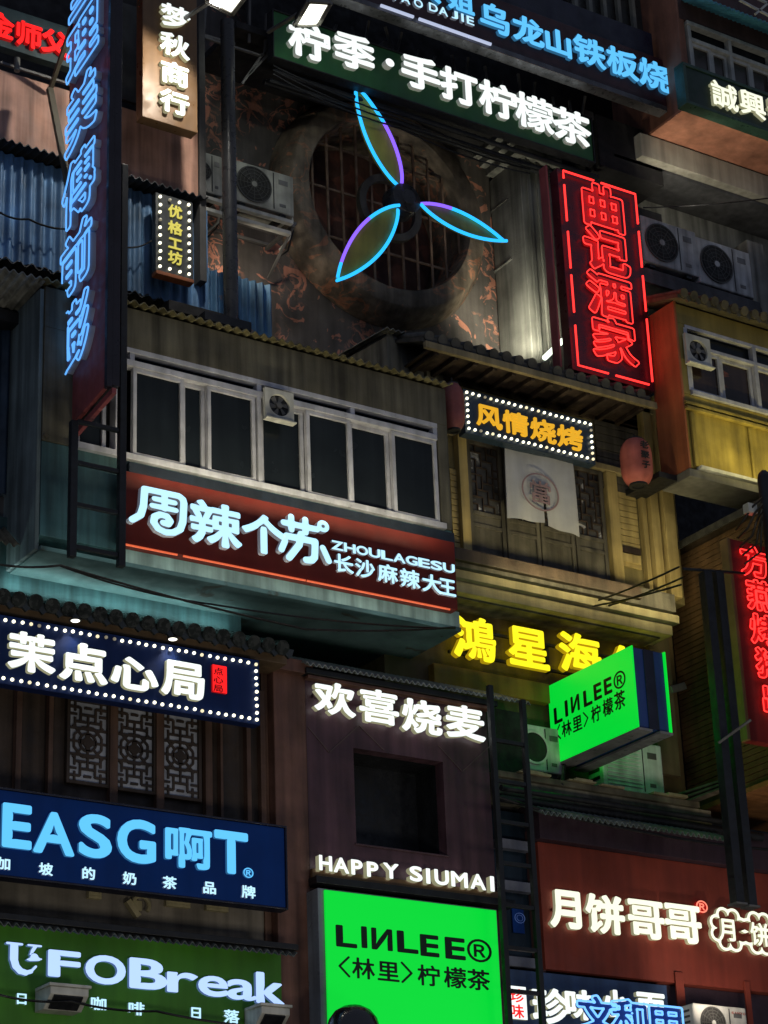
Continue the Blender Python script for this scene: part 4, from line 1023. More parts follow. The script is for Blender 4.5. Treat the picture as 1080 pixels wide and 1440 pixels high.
# dark window strip behind the right ladder
Yv = 20.55
t = thing('narrow_window', 'narrow dark blue window with grey sills behind the right ladder', 'window', (W(725, 1300, Yv)[0], 20.7, W(740, 1400, Yv)[2]))
vx0, vx1 = W(700, 1250, Yv)[0], W(752, 1250, Yv)[0]
part('pane', MB().box(vx0, vx1, Yv+.05, Yv+.08, W(720, 1420, Yv)[2], W(720, 1140, Yv)[2]), glass_b, t, 0)
for py in (1188, 1246, 1352):
    z = W(715, py, Yv)[2]; part('sill', MB().box(vx0, vx1-.06, Yv-.06, Yv+.045, z-.06, z+.05), mat('grey_sill', (.16, .17, .22), .6, .4), t)
part('jamb', MB().box(vx1-.055, vx1+.05, Yv-.05, Yv+.09, W(720, 1430, Yv)[2], W(720, 1165, Yv)[2]), mat('maroon_jamb', (.10, .045, .045), .6, .3), t)
part('poster', MB().box(W(723, 1290, Yv)[0], W(739, 1290, Yv)[0], Yv+.03, Yv+.045, W(730, 1311, Yv)[2], W(730, 1275, Yv)[2]), navy_b, t, .002)
posterem = em('dim_blue_print', (.08, .14, .35), .5)
letter(t, 'ring', frame_y(731, 1291, 15, 15, Yv+.03), .03, .003, [posterem], 'emblem'); letter(t, 'ring', frame_y(731, 1291, 9, 9, Yv+.03), .03, .003, [posterem], 'emblem')
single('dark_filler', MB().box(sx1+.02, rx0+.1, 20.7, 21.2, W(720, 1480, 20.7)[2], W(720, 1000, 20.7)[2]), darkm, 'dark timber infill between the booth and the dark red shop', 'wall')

# ------------------------------------------------------------------ 11. slatted building at the right
Xs = W(948, 950, 21.3)[0]
near = onX(1100, 900, Xs)
st, sb = onX(962, 778, Xs)[2], onX(1000, 1133, Xs)[2]
t = thing('slatted_building', 'black brown slatted building side at the right behind two black poles', 'building', (Xs+1, 20.5, sb))
part('wall', MB().box(Xs+.03, Xs+5, 18.3, 21.3, sb+.03, st+.1), darkwood, t, 0)
q = MB(); k = 0; z = sb+.04
while z < st:
    y0_ = 18.3
    q.box(Xs, Xs+.028, 18.3, 21.25, z, z+.066); z += .075
part('slats', q, mat('ochre_slats', (.10, .055, .025), .65, .5, 3, .3, streak=.3), t, .003)
part('soffit', MB().box(Xs-.05, Xs+5, 18.3, 21.35, sb-.04, sb+.027), mat('orange_soffit_boards', (.24, .11, .04), .6, .3, 3, .2, streak=.3), t)
part('side_roof', MB().prism([(Xs-.12, 18.2, st+.02), (Xs+.8, 18.2, st+.5), (Xs+.8, 18.2, st+.6), (Xs-.12, 18.2, st+.12)], (0, 3.2, 0)), mat('shingle_dark', (.05, .05, .048), .9, .6, 6, .8, fine=18), t)
part('corner_post', MB().box(Xs-.06, Xs+.1, 21.3, 21.5, sb-.2, st), darkwood, t)
t = thing('plank_stack', 'grey planks on the shelf below the slatted building', 'planks', tuple(W(980, 1105, 20.6)))
for i in range(3):
    A, B = W(958, 1118+i*7, 20.5), onX(1000, 1098+i*8, W(958, 1118, 20.5)[0]+.12)
    part('plank', MB().bar(A, A+np.array([.12, -.9, .02*i]), .12, .03, (0, 0, 1)), greywood, t)
t = thing('twin_poles', 'pair of black square poles standing in front of the slatted building', 'pole', tuple(W(1040, 1272, 19.0)))
for a_, b_ in (((994, 806), (1037, 1270)), ((1010, 806), (1055, 1274))):
    A, B = W(*a_, 19.0), W(*b_, 19.0); part('shaft', MB().box(B[0]-.058, B[0]+.058, 18.94, 19.06, B[2], A[2]), blackm, t)
    part('foot', MB().box(B[0]-.08, B[0]+.08, 18.92, 19.08, B[2]-.03, B[2]-.003), steel, t)
A, B = W(960, 800, 19.0), W(1020, 800, 19.0); part('crossbar', MB().bar(A, B+np.array([.3, 0, 0]), .03, .03), blackm, t)
part('crossbar', MB().bar(W(1010, 1045, 18.95), W(1056, 1012, 18.7), .03, .03), steel, t)
A = W(1075, 690, 18.6)
t = thing('pole', 'thick black pole with a rounded top and tangled wires at the right edge', 'pole', (A[0], 18.6, W(1075, 900, 18.6)[2]))
part('shaft', MB().lathe((A[0]+.02, 18.6, 0), [(.085, W(1075, 1100, 18.6)[2]), (.085, A[2]+.15), (.07, A[2]+.22), (.03, A[2]+.26), (.001, A[2]+.265)], 'Z', 20), blackm, t, 0, 50)
for i in range(5):
    p0 = Vector(W(1072, 700+i*8, 18.5)); p1 = Vector(W(1035+i*3, 745+i*12, 18.9)); mid = (p0+p1)/2+Vector((.05*i-.1, 0, -.1))
    part('wire', MB().tube([p0, p0.lerp(mid, .5)+Vector((0, 0, .03)), mid, mid.lerp(p1, .5), p1], .014, 6), cablem, t, 0, 60)
part('box', MB().pbox((1052, 706), (1066, 722), 18.6, .1), white_pl, t)
# small camera on the slatted wall
p = W(955, 968, 20.9)
t = thing('security_camera', 'small grey security camera on the wall beside the green blade sign', 'camera', tuple(p))
part('body', MB().bar(p+np.array([-.16, 0, -.05]), p+np.array([.12, .05, .06]), .09, .09), steel, t, .01); part('arm', MB().bar(p, p+np.array([.02, .5, -.1]), .03, .03), steel, t)

# ------------------------------------------------------------------ 12. yellow building at the right
Yo = 20.0
ox = W(958, 520, Yo)[0]; ox1 = ox+3.5
oz1, oz0 = W(955, 428, Yo)[2], W(962, 655, Yo)[2]
t = thing('yellow_building', 'yellow rendered building with an orange side wall and aluminium windows at the right', 'building', (ox+1.7, 21, oz0))
wz1, wz0 = W(960, 455, Yo)[2], W(966, 553, Yo)[2]
part('wall', MB().box(ox, ox1, Yo, 20.5, wz1+.002, oz1), yellow_d, t)
part('wall', MB().box(ox, W(966, 500, Yo)[0], Yo, 20.5, wz0, wz1), yellow_d, t)
part('wall', MB().box(ox, ox1, Yo, 20.5, oz0, wz0-.003), yellowp, t)
part('side_wall', MB().box(ox-.04, ox-.003, Yo-.02, 20.52, oz0-.02, oz1+.02), orangep, t)
q = MB()
zz1 = W(960, 563, Yo)[2]
for k in range(2): q.box(ox-.02, ox1, Yo-.05-.02*k, Yo-.003, zz1-.075*k-.055, zz1-.075*k-.01)
xx = W(975, 600, Yo)[0]
q.box(xx-.06, xx, Yo-.045, Yo-.003, oz0+.02, zz1-.15); x = W(1054, 620, Yo)[0]; q.box(x-.02, x+.02, Yo-.03, Yo-.003, oz0+.02, zz1-.15)
parts('moulding', q, yellowp, t, .008)
part('ledge', MB().box(xx-.02, ox1, Yo-.10, Yo-.003, oz0-.03, oz0+.018), white_pl, t)
part('soffit', MB().box(ox-.06, ox1, Yo-.04, 20.5, oz0-.14, oz0-.033), mat('pale_soffit', (.15, .145, .13), .8, .4, 2, .3), t)
f = MB(); wx0, wx1 = W(967, 500, Yo)[0], ox1
f.box(wx0, wx1, Yo-.03, Yo+.08, wz0, wz0+.06); f.box(wx0, wx1, Yo-.0, Yo+.08, wz1-.05, wz1); zt_ = W(960, 480, Yo)[2]; f.box(wx0+.01, wx1, Yo-.01, Yo+.08, zt_-.05, zt_)
for px in (961+6, 1061, 1110): x = W(px, 500, Yo)[0]; f.box(x-.03, x+.03, Yo-.005, Yo+.082, wz0+.061, wz1-.051)
part('window_frame', f, alu, t, .004)
for a_, b_, o in ((970, 1016, .02), (1016, 1061, .05), (1063, 1120, .02)): win_sash(t, W(a_, 510, Yo)[0], W(b_, 530, Yo)[0], wz0+.062, zt_-.052, Yo+o, .045, alu, mat('warm_dark_glass', (.035, .022, .018), .1, .6, 1.5, .02, patch=(.35, .10, .04), pscale=1.4, pthr=.6))
part('pane', MB().box(wx0, wx1, Yo+.09, Yo+.1, zt_, wz1-.05), glassm, t, 0)
part('backing', MB().box(wx0, wx1, Yo+.4, Yo+.45, wz0, wz1), darkm, t, 0)
q = MB(); tile_row(q, ox-.12, ox1, Yo-.22, oz1+.04, 20.6, oz1+.3, .17, .055); part('roof', q, mat('ochre_tile', (.10, .085, .05), .7, .5, 6, .2), t, 0, 50)
exhaust_fan(979, 495, 34, Yo-.03, 'square white exhaust fan set in the yellow building window')
q = MB(); a = onX(938, 683, ox-.05); q.box(ox-.35, ox-.06, 20.2, 21.3, oz0-.12, oz0-.04)
single('dark_canopy', q, blackm, 'small black canopy under the orange side wall', 'canopy')
A = W(945, 480, 19.9)
# ------------------------------------------------------------------ 13. upper right
Yu = 20.0; ux = W(962, 100, Yu)[0]; uz0 = W(968, 150, Yu)[2]
t = thing('orange_building', 'orange brown building corner with aluminium windows at the top right', 'building', (ux+2, 21, uz0))
uw1, uw0 = W(968, 30, Yu)[2], W(968, 120, Yu)[2]
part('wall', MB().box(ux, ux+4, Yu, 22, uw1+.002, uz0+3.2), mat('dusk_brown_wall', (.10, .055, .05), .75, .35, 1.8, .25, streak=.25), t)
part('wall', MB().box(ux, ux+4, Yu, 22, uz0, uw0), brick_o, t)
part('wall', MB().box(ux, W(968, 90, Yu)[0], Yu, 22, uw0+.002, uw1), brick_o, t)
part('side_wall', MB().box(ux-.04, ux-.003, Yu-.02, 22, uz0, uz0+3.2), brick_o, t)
part('soffit', MB().box(ux-.05, ux+4, Yu-.03, 20.75, uz0-.05, uz0-.003), mat('orange_soffit', (.42, .18, .11), .7, .3, 2, .2), t)
f = MB(); wx0, wx1 = W(970, 80, Yu)[0], ux+4
f.box(wx0, wx1, Yu-.02, Yu+.08, uw0, uw0+.06); f.box(wx0, wx1, Yu-.02, Yu+.08, uw1-.06, uw1); zt_ = W(970, 52, Yu)[2]; f.box(wx0+.01, wx1, Yu-.01, Yu+.08, zt_-.06, zt_)
for px in (972, 1027, 1082): x = W(px, 70, Yu)[0]; f.box(x-.03, x+.03, Yu-.005, Yu+.082, uw0+.061, uw1-.061)
part('window_frame', f, white_pl, t, .004)
for a_, b_, o in ((974, 1003, .02), (1003, 1026, .045), (1028, 1056, .02), (1056, 1092, .045)): win_sash(t, W(a_, 80, Yu)[0], W(b_, 90, Yu)[0], uw0+.062, zt_-.062, Yu+o, .05, white_pl, mat('brown_glass', (.07, .055, .045), .1, .5, 1.5, .02))
part('pane', MB().box(wx0, wx1, Yu+.09, Yu+.1, zt_, uw1-.05), glassm, t, 0)
part('backing', MB().box(wx0, wx1, Yu+.4, Yu+.45, uw0, uw1), darkm, t, 0)
part('fascia', MB().box(ux-.22, ux+4, 20.76, 22, W(935, 229, 20.76)[2], uz0-.053), mat('pale_concrete', (.38, .36, .30), .8, .35, 1.5, .3, streak=.3), t)
q = MB(); a, b = W(990, -12, 19.6), W(1120, 40, 19.6); corr_roof(q, W(985, -10, 19.6)[0], ux+4, 19.5, W(1080, 33, 19.5)[2], 20, W(1080, 33, 19.5)[2]+.3, .02, .08); part('awning', q, cyancorr, t, 0, 60)
q = MB()
for A, B in (((1040, 0), (1085, 24)), ((1062, 20), (1085, 0)), ((1050, -10), (1090, 10))): q.bar(W(*A, 19.4), W(*B, 19.4), .03, .03)
single('roof_rail', q, white_pl, 'pale rail bars above the blue awning at the top right corner', 'rail', None, 0)
# recess under it with two air conditioners
t = thing('grey_recess', 'dim grey recess wall behind two air conditioners under the pale concrete fascia', 'wall', (W(1000, 330, 21.6)[0], 21.8, W(1000, 440, 21.6)[2]))
part('wall', MB().box(W(800, 330, 21.6)[0], ux+4, 21.6, 22, W(900, 450, 21.6)[2], W(935, 229, 20.76)[2]-.003), concrete, t)
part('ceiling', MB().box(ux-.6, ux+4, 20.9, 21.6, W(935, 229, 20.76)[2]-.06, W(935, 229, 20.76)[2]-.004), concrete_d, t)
part('side_post', MB().box(W(1056, 390, 20.9)[0], W(1078, 390, 20.9)[0], 20.9, 21.6, W(1060, 430, 20.9)[2]-.2, W(1060, 340, 20.9)[2]), concrete, t)
acA = ac_unit('grey air conditioner beside the red neon board with a diamond badge', 942, 346, 76, 62, 20.55, body=mat('ac_grey', (.42, .42, .42), .5, .35, 4, .08, streak=.5))
acB = ac_unit('grey air conditioner with a square grille right of the diamond badge one', 1019, 376, 74, 62, 20.55, body=mat('ac_grey', (.3, .3, .3)))
q = MB(); a, b = acA, acB; q.box(a[0]-.1, b[1]+.05, 20.5, 21.5, b[2]-.16, b[2]-.07); q.box(a[0]-.1, b[1]+.05, 20.48, 20.53, b[2]-.30, b[2]-.163)
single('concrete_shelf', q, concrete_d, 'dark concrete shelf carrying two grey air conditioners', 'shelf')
t = thing('black_housing', 'black box housing between the blue lit sign and the red neon board', 'housing', tuple(W(890, 290, 20.9)))
part('casing', MB().pbox((838, 160), (934, 262), 20.9, .9), darkm, t)
part('lower_casing', MB().pbox((880, 285), (932, 318), 21.2, .5), blackm, t)
# ------------------------------------------------------------------ 14. ceiling void over the fan wall, top floor
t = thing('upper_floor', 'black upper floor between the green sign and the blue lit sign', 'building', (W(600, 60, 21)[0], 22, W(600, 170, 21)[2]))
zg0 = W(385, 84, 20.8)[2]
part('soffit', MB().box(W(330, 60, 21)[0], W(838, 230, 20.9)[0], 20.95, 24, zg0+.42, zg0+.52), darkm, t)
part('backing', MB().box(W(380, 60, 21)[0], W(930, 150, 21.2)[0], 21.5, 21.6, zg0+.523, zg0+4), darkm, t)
for k, (dy, dz, r_) in enumerate(((.0, -.06, .035), (.12, -.12, .03), (.25, -.07, .045))):
    part('pipe', MB().cyl((W(385, 90, 20.9)[0], 20.9+dy, zg0+dz-.03), (W(840, 240, 20.9)[0], 20.9+dy, zg0+dz-.03), r_, 10), blackm, t, 0, 40)
q = MB()
for i in range(16):
    x = W(470+i*23, 120, 21)[0]; zz = zg0+.62+random.random()*.25; q.bar((x, 20.9, zz+.3), (x+random.uniform(-.2, .2), 21.0, zz-.1), .03, .03)
    if i % 3 == 0: q.box(x, x+.16, 20.95, 21.1, zz, zz+.12)
parts('strut', q, steel, t, 0)
q = MB(); 
for px in (812, 832, 852, 872, 892, 912): x = W(px, 20, 20.6)[0]; q.box(x-.03, x+.03, 20.6, 20.66, W(870, 40, 20.6)[2]-.2, W(870, 40, 20.6)[2]+1.5)
q.box(W(800, 20, 20.6)[0], W(925, 20, 20.6)[0], 20.59, 20.68, W(870, 40, 20.6)[2]-.02, W(870, 40, 20.6)[2]+.05)
part('window_bars', q, mat('pale_grey_bars', (.2, .2, .17), .6, .3), t, 0)
part('pane', MB().box(W(800, 20, 20.7)[0], W(925, 20, 20.7)[0], 20.7, 20.72, W(870, 40, 20.7)[2]-.3, W(870, 40, 20.7)[2]+1.5), mat('dim_curtain_glass', (.05, .05, .045), .4, .5), t, 0)

# ================================================================== SIGNS
white_l = em('white_letter', (.86, .93, .90), 1.15); white_side = em('white_letter_side', (.55, .62, .55), .16, (.6, .6, .6))
icy = em('icy_letter', (.48, .80, 1.0), 1.15); icy_side = em('icy_letter_side', (.35, .6, .9), .08, (.65, .55, .5))
skyb = em('sky_blue_letter', (.105, .50, .92), 1.12); skyb_side = em('sky_blue_side', (.08, .4, .8), .25)
red_l = em('red_letter', (1.0, .012, .012), 1.15); red_side = em('red_side', (.8, .01, .01), .3)
yel_l = em('yellow_letter', (1.0, .86, .012), 1.15); yel_side = em('yellow_side', (.9, .6, .01), .35)
gold_l = em('gold_letter', (.90, .46, .02), .8); gold_dim = em('dull_gold_letter', (.62, .55, .10), .85)
warmw = em('ivory_letter', (.92, .95, .74), 1.1); warmw_side = em('ivory_side', (.75, .74, .45), .28)
lilac = em('lilac_letter', (.42, .60, 1.0), 1.15); lilac_side = em('lilac_side', (.2, .35, .8), .3)
redneon = em('red_neon', (1.0, .030, .026), 2.1); rednd = em('red_glow_face', (.5, .004, .008), .30, (.4, .02, .02))
blueneon = em('blue_neon', (.03, .22, 1.0), 1.7); bluecore = em('pale_blue_neon', (.16, .45, 1.0), 1.5)
greenlit = em('green_lightbox', (.0, .64, .035), 1.0)
def row(t, chars, Y, r, dep, mats, slope_list=None, name='letter'):
    for ch, cx, cy, w_, h_ in chars: letter(t, ch, frame_y(cx, cy, w_, h_, Y), r, dep, mats, name)

# green sign over the fan
Yg = 20.7
t = board('dark green board with white rounded tea shop characters above the fan', (384, 15), (835, 228), Yg, .14, greenb, rim=blackm, rimw=.02)
row(t, [('柠', 432, 62, 60, 50), ('季', 495, 76, 58, 50), ('手', 588, 106, 56, 48), ('打', 642, 125, 54, 48), ('柠', 697, 144, 54, 48), ('檬', 748, 162, 54, 49), ('茶', 800, 181, 54, 48)], Yg-.003, .046, .06, [white_l, white_side])
letter(t, 'dot', frame_y(543, 93, 20, 18, Yg-.003), 0, .09, [white_l, white_side])
# blue lit sign at the top
Yt = 20.35
t = board('black maroon board with sky blue lit characters along the top edge', (430, -100), (938, 150), Yt, .15, mat('maroon_black_board', (.05, .016, .02), .4, .25, 2, .03))
part('upper_board', MB().box(W(430, -60, Yt)[0], W(925, 100, Yt)[0], Yt+.05, Yt+.149, W(915, 92, Yt)[2], W(915, 43, Yt)[2]), navy_d, t)
row(t, [('大', 598, -14, 38, 34), ('姐', 645, 3, 38, 34), ('乌', 693, 29, 44, 40), ('龙', 740, 46, 44, 38), ('山', 782, 62, 42, 36), ('铁', 826, 75, 44, 39), ('板', 872, 91, 44, 39), ('烧', 917, 108, 44, 40)], Yt-.003, .046, .05, [skyb, skyb_side])
row(t, [('M', 548, -5, 12, 11), ('A', 568, 1, 12, 11), ('O', 586, 7, 12, 11), ('D', 607, 13, 12, 11), ('A', 621, 18, 12, 11), ('J', 637, 23, 9, 11), ('I', 648, 27, 3.4, 11), ('E', 659, 31, 10, 11)], Yt-.003, .03, .04, [icy, icy_side])
a, b = W(440, 10, Yt-.05), W(938, 153, Yt-.05)
part('lower_trim', MB().box(a[0], b[0], Yt-.06, Yt+.12, b[2]-.05, b[2]+.03), mat('trim_steel', (.12, .12, .13), .35, .3, 4, .05, .6), t)
q = MB(); zt_ = b[2]+.06
for pa_, pb_ in ((537, 583), (590, 622), (622, 658), (658, 690)): q.cyl((W(pa_, 40, Yt-.09)[0], Yt-.09, b[2]+.0), (W(pb_, 60, Yt-.09)[0], Yt-.09, b[2]+.0), .022, 10)
part('tube_lamp', q, em('dim_tube', (.55, .62, .85), .8), t, 0, 40)
# red sign at the far left
t = board('dark teal board with red lit characters at the top left corner', (-60, -12), (105, 97), 21.0, .12, tealboard)
row(t, [('金', -2, 38, 40, 36), ('师', 38, 52, 40, 36), ('父', 76, 63, 42, 36)], 20.997, .045, .05, [red_l, red_side])
# bronze vertical sign
Yv_ = 20.35
t = board('bronze vertical board with four white characters above the salmon timber', (201, -45), (278, 187), Yv_, .16, brownboard)
row(t, [('梦', 244, 27, 42, 33), ('秋', 243, 67, 42, 33), ('商', 243, 107, 42, 33), ('行', 243, 147, 42, 33)], Yv_-.003, .05, .055, [white_l, warmw_side])
# small bulb sign
Yu_ = 20.8
t = board('small upright slate board with dull gold characters and round bulbs on blue corrugated sheet', (219, 270), (272, 394), Yu_, .10, mat('slate_board', (.05, .055, .06), .5, .3))
row(t, [('优', 246, 298, 20, 18), ('格', 246, 321, 20, 18), ('工', 246, 343, 20, 18), ('坊', 246, 363, 20, 18)], Yu_-.003, .02, .015, [gold_dim])
bulbs(t, (225, 277), (266, 386), Yu_-.02, 4, 10, .019)
part('red_edge', MB().box(W(219, 380, Yu_)[0], W(272, 394, Yu_)[0], Yu_-.02, Yu_+.1, W(272, 394, Yu_)[2]-.05, W(272, 394, Yu_)[2]-.002), orangep, t)
# red neon vertical board
Yn = 20.45
t = board('tall dark board with four red neon outline characters and a dashed neon border', (783, 236), (921, 551), Yn, .16, mat('dark_wine_board', (.075, .014, .028), .35, .3, 2, .04))  # the neon's red glow is mixed into the dark board colour
part('lit_edge', MB().box(W(783, 400, Yn)[0]-.03, W(783, 400, Yn)[0]-.002, Yn+.01, Yn+.16, W(921, 551, Yn)[2], W(783, 236, Yn)[2]), maroon, t)
for ch, cx, cy in (('曲', 844, 294), ('记', 849, 356), ('酒', 854, 419), ('家', 860, 482)):
    fr = frame_y(cx, cy, 60, 58, Yn); letter(t, ch, fr, .062, .03, [rednd], 'letter_face')
    neon(t, ch, fr, .062, .0088, redneon, zoff=.06)
bx0, bx1, bz1, bz0 = W(789, 400, Yn)[0]+.0, W(912, 400, Yn)[0]-.03, W(783, 236, Yn)[2]-.05, W(921, 551, Yn)[2]+.05
bx1 = W(921, 551, Yn)[0]-.07; bx0 = W(783, 236, Yn)[0]+.06
yy = Yn-.05; hgt = bz1-bz0; wdt = bx1-bx0
for pts in ([(0, .96), (0, 1), (.42, 1)], [(.52, 1), (1, 1), (1, .84)]): part('neon_tube', MB().tube([(bx0+u*wdt, yy, bz0+v_*hgt) for u, v_ in pts], .014, 8), redneon, t, 0, 60)
for u, v0, v1 in ((0, .925, .735), (0, .68, .49), (0, .455, .265), (1, .80, .61), (1, .565, .38), (1, .34, .02)): part('neon_tube', MB().cyl((bx0+u*wdt, yy, bz0+v0*hgt), (bx0+u*wdt, yy, bz0+v1*hgt), .014, 8), redneon, t, 0, 60)
part('neon_tube', MB().tube([(bx0, yy, bz0+.20*hgt), (bx0, yy, bz0), (bx0+.4*wdt, yy, bz0)], .014, 8), redneon, t, 0, 60)
part('neon_tube', MB().cyl((bx0+.5*wdt, yy, bz0), (bx0+.95*wdt, yy, bz0), .014, 8), redneon, t, 0, 60)
# black green sign at the upper right
Yc = 19.8
t = board('black green board with two white brush characters below the top right windows', (963, 93), (1130, 200), Yc, .19, greenb2, rim=mat('green_frame', (.03, .07, .05), .4, .3), rimw=.05)
row(t, [('誠', 1016, 137, 36, 35), ('興', 1055, 149, 36, 35), ('號', 1095, 162, 36, 35)], Yc-.003, .024, .05, [warmw, warmw_side])
# bulb edged barbecue sign
Yx = 20.5
t = board('small navy board with gold characters edged by bulbs above the split curtain', (651, 546), (838, 654), Yx, .14, mat('blue_slate', (.02, .035, .06), .4, .3))
row(t, [('风', 687, 586, 36, 32), ('情', 725, 596, 36, 32), ('烧', 763, 606, 36, 32), ('烤', 801, 616, 36, 32)], Yx-.003, .024, .02, [gold_l])
bulbs(t, (656, 552), (834, 646), Yx-.02, 22, 7, .0185)
# red bay sign
Yz = 19.8
t = board('long deep red board with icy white rounded characters on the grey bay', (173, 661), (644, 858), Yz, .14, redboard)
row(t, [('swirl', 220, 722, 78, 64), ('辣', 299, 740, 74, 62), ('个', 367, 754, 62, 56), ('ringgrass', 426, 763, 66, 64)], Yz-.003, .045, .06, [icy, icy_side])
for i, ch in enumerate('ZHOULAGESU'): letter(t, ch, frame_y(472.5+17.4*i, 768.5+3.5*i, 16.5 if ch != 'I' else 5, 12.5, Yz-.003), .055, .03, [icy, icy_side])
row(t, [('长', 481, 794, 28, 26), ('沙', 511, 801, 28, 26), ('麻', 543, 808, 28, 26), ('辣', 574, 815, 28, 26), ('大', 605, 822, 28, 26), ('王', 627, 827, 24, 26)], Yz-.003, .03, .035, [icy, icy_side])
a, b = W(173, 767, Yz), W(644, 858, Yz)
q = MB()
for f0, f1 in ((0, .148), (.165, .52), (.525, .97)): q.cyl((a[0]+(b[0]-a[0])*f0, Yz-.02, b[2]-.02), (a[0]+(b[0]-a[0])*f1, Yz-.02, b[2]-.02), .0115, 10)
part('neon_strip', q, em('orange_strip', (1.0, .15, .05), .55), t, 0, 50)
# yellow characters
Yyl = 20.87
t = thing('lit_characters', 'bright yellow lit characters on the dark ochre wall beside the green blade sign', 'sign', tuple(W(740, 950, Yyl+.1)))
q = MB(); a, b = W(632, 900, Yyl), W(910, 960, Yyl)
for dz in (.12, -.2): q.box(a[0], b[0], Yyl+.01, Yyl+.05, W(740, 913, Yyl)[2]+dz-.015, W(740, 913, Yyl)[2]+dz+.015)
for x in (a[0]+.3, (a[0]+b[0])/2, b[0]-.3): q.box(x-.02, x+.02, Yyl+.051, Yyl+.149, W(740, 913, Yyl)[2]-.22, W(740, 913, Yyl)[2]+.14)
part('rail', q, blackm, t, 0)
row(t, [('鴻', 662, 900, 62, 62), ('星', 739, 913, 60, 60), ('海', 811, 922, 60, 58), ('鲜', 888, 942, 60, 58)], Yyl-.003, .045, .07, [yel_l, yel_side])
# dim sum sign
Yd_ = 20.0
t = board('long navy board with white characters and a red seal edged by round bulbs', (-60, 853), (366, 1020), Yd_, .13, navy)
row(t, [('苑', -36, 900, 68, 56), ('茉', 42, 920, 70, 58), ('点', 115, 934, 72, 57), ('心', 186, 949, 70, 50), ('局', 256, 957, 66, 56)], Yd_-.003, .06, .05, [white_l, warmw_side])
fr = frame_y(307, 956, 20, 38, Yd_-.003); letter(t, 'seal', fr, 0.0, .03, [red_l, red_side], 'seal')
for k, ch in enumerate('点心局'): letter(t, ch, frame_y(307, 944+12*k, 14, 10.5, Yd_-.034), .01, .004, [mat('seal_ink', (.12, .01, .01), .5, .1)], 'seal_character')
bulbs(t, (-54, 861), (361, 1012), Yd_-.02, 37, 9, .0185, 'l')
# blue tea sign
Ye_ = 20.0
t = board('wide blue board with large sky blue capital letters at the left edge', (-60, 1102), (402, 1277), Ye_, .16, navy_b, rim=navy_d, rimw=.02)
row(t, [('E', 22, 1163, 43, 63), ('A', 74, 1173, 58, 60), ('S', 132, 1177, 48, 62), ('G', 190, 1184, 55, 62), ('T', 323, 1200, 48, 60)], Ye_-.003, .062, .035, [skyb, skyb_side])
row(t, [('啊', 262, 1193, 70, 60)], Ye_-.003, .04, .035, [skyb, skyb_side]); row(t, [('®', 348, 1228, 14, 14)], Ye_-.003, .015, .02, [skyb, skyb_side])
row(t, [('加', 4, 1215, 20, 18), ('坡', 63, 1223, 20, 18), ('的', 123, 1229, 20, 18), ('奶', 181, 1236, 20, 18), ('茶', 237, 1242, 20, 18), ('品', 293, 1249, 20, 18), ('牌', 348, 1255, 20, 18)], Ye_-.003, .028, .025, [icy, icy_side])
# coffee sign
Yw_ = 20.25
t = board('leaf green board with lilac white latin letters at the lower left', (-60, 1290), (398, 1480), Yw_, .14, greenu)
row(t, [('crescent_u', 31, 1351, 48, 48), ('F', 88, 1357, 47, 38), ('O', 146, 1365, 57, 41), ('B', 206, 1371, 54, 43), ('r', 254, 1383, 44, 29), ('e', 297, 1388, 42, 29), ('a', 337, 1393, 41, 29), ('k', 377, 1391, 40, 44)], Yw_-.003, .06, .04, [lilac, lilac_side])
row(t, [('日', 29, 1405, 19, 17), ('出', 83, 1416, 19, 17), ('咖', 137, 1412, 24, 19), ('啡', 190, 1419, 24, 19), ('日', 274, 1425, 19, 18), ('落', 324, 1430, 22, 19), ('酒', 372, 1436, 22, 19)], Yw_-.003, .03, .025, [icy, icy_side])
for i, (px, py, w_) in enumerate(((98, 1399, 54), (388, 1426, 40))):
    a, b = W(px-w_/2, py, 19.9), W(px+w_/2, py, 19.9); x0, x1, z = a[0], b[0], W(px, py, 19.9)[2]
    t = thing('vent_unit', ['white louvred vent unit in front of the green coffee board, left of the small characters', 'white louvred vent unit at the right end of the green coffee board'][i], 'vent', ((x0+x1)/2, 20, z-.1))
    part('casing', MB().prism([(x0, 19.9, z+.07), (x0, 20.24, z+.09), (x0, 20.24, z-.12), (x0, 20.05, z-.12), (x0, 19.9, z+.0)], (x1-x0, 0, 0)), white_pl, t, .008)
    q = MB()
    for k in range(16): x = x0+.05+(x1-x0-.1)*k/16; q.bar((x, 19.90, z-.012), (x, 20.03, z-.11), .018, .02)
    part('louvres', q, blackm, t, 0)
    part('lip', MB().box(x0-.02, x1+.02, 19.88, 20.2, z+.072, z+.1), white_pl, t)
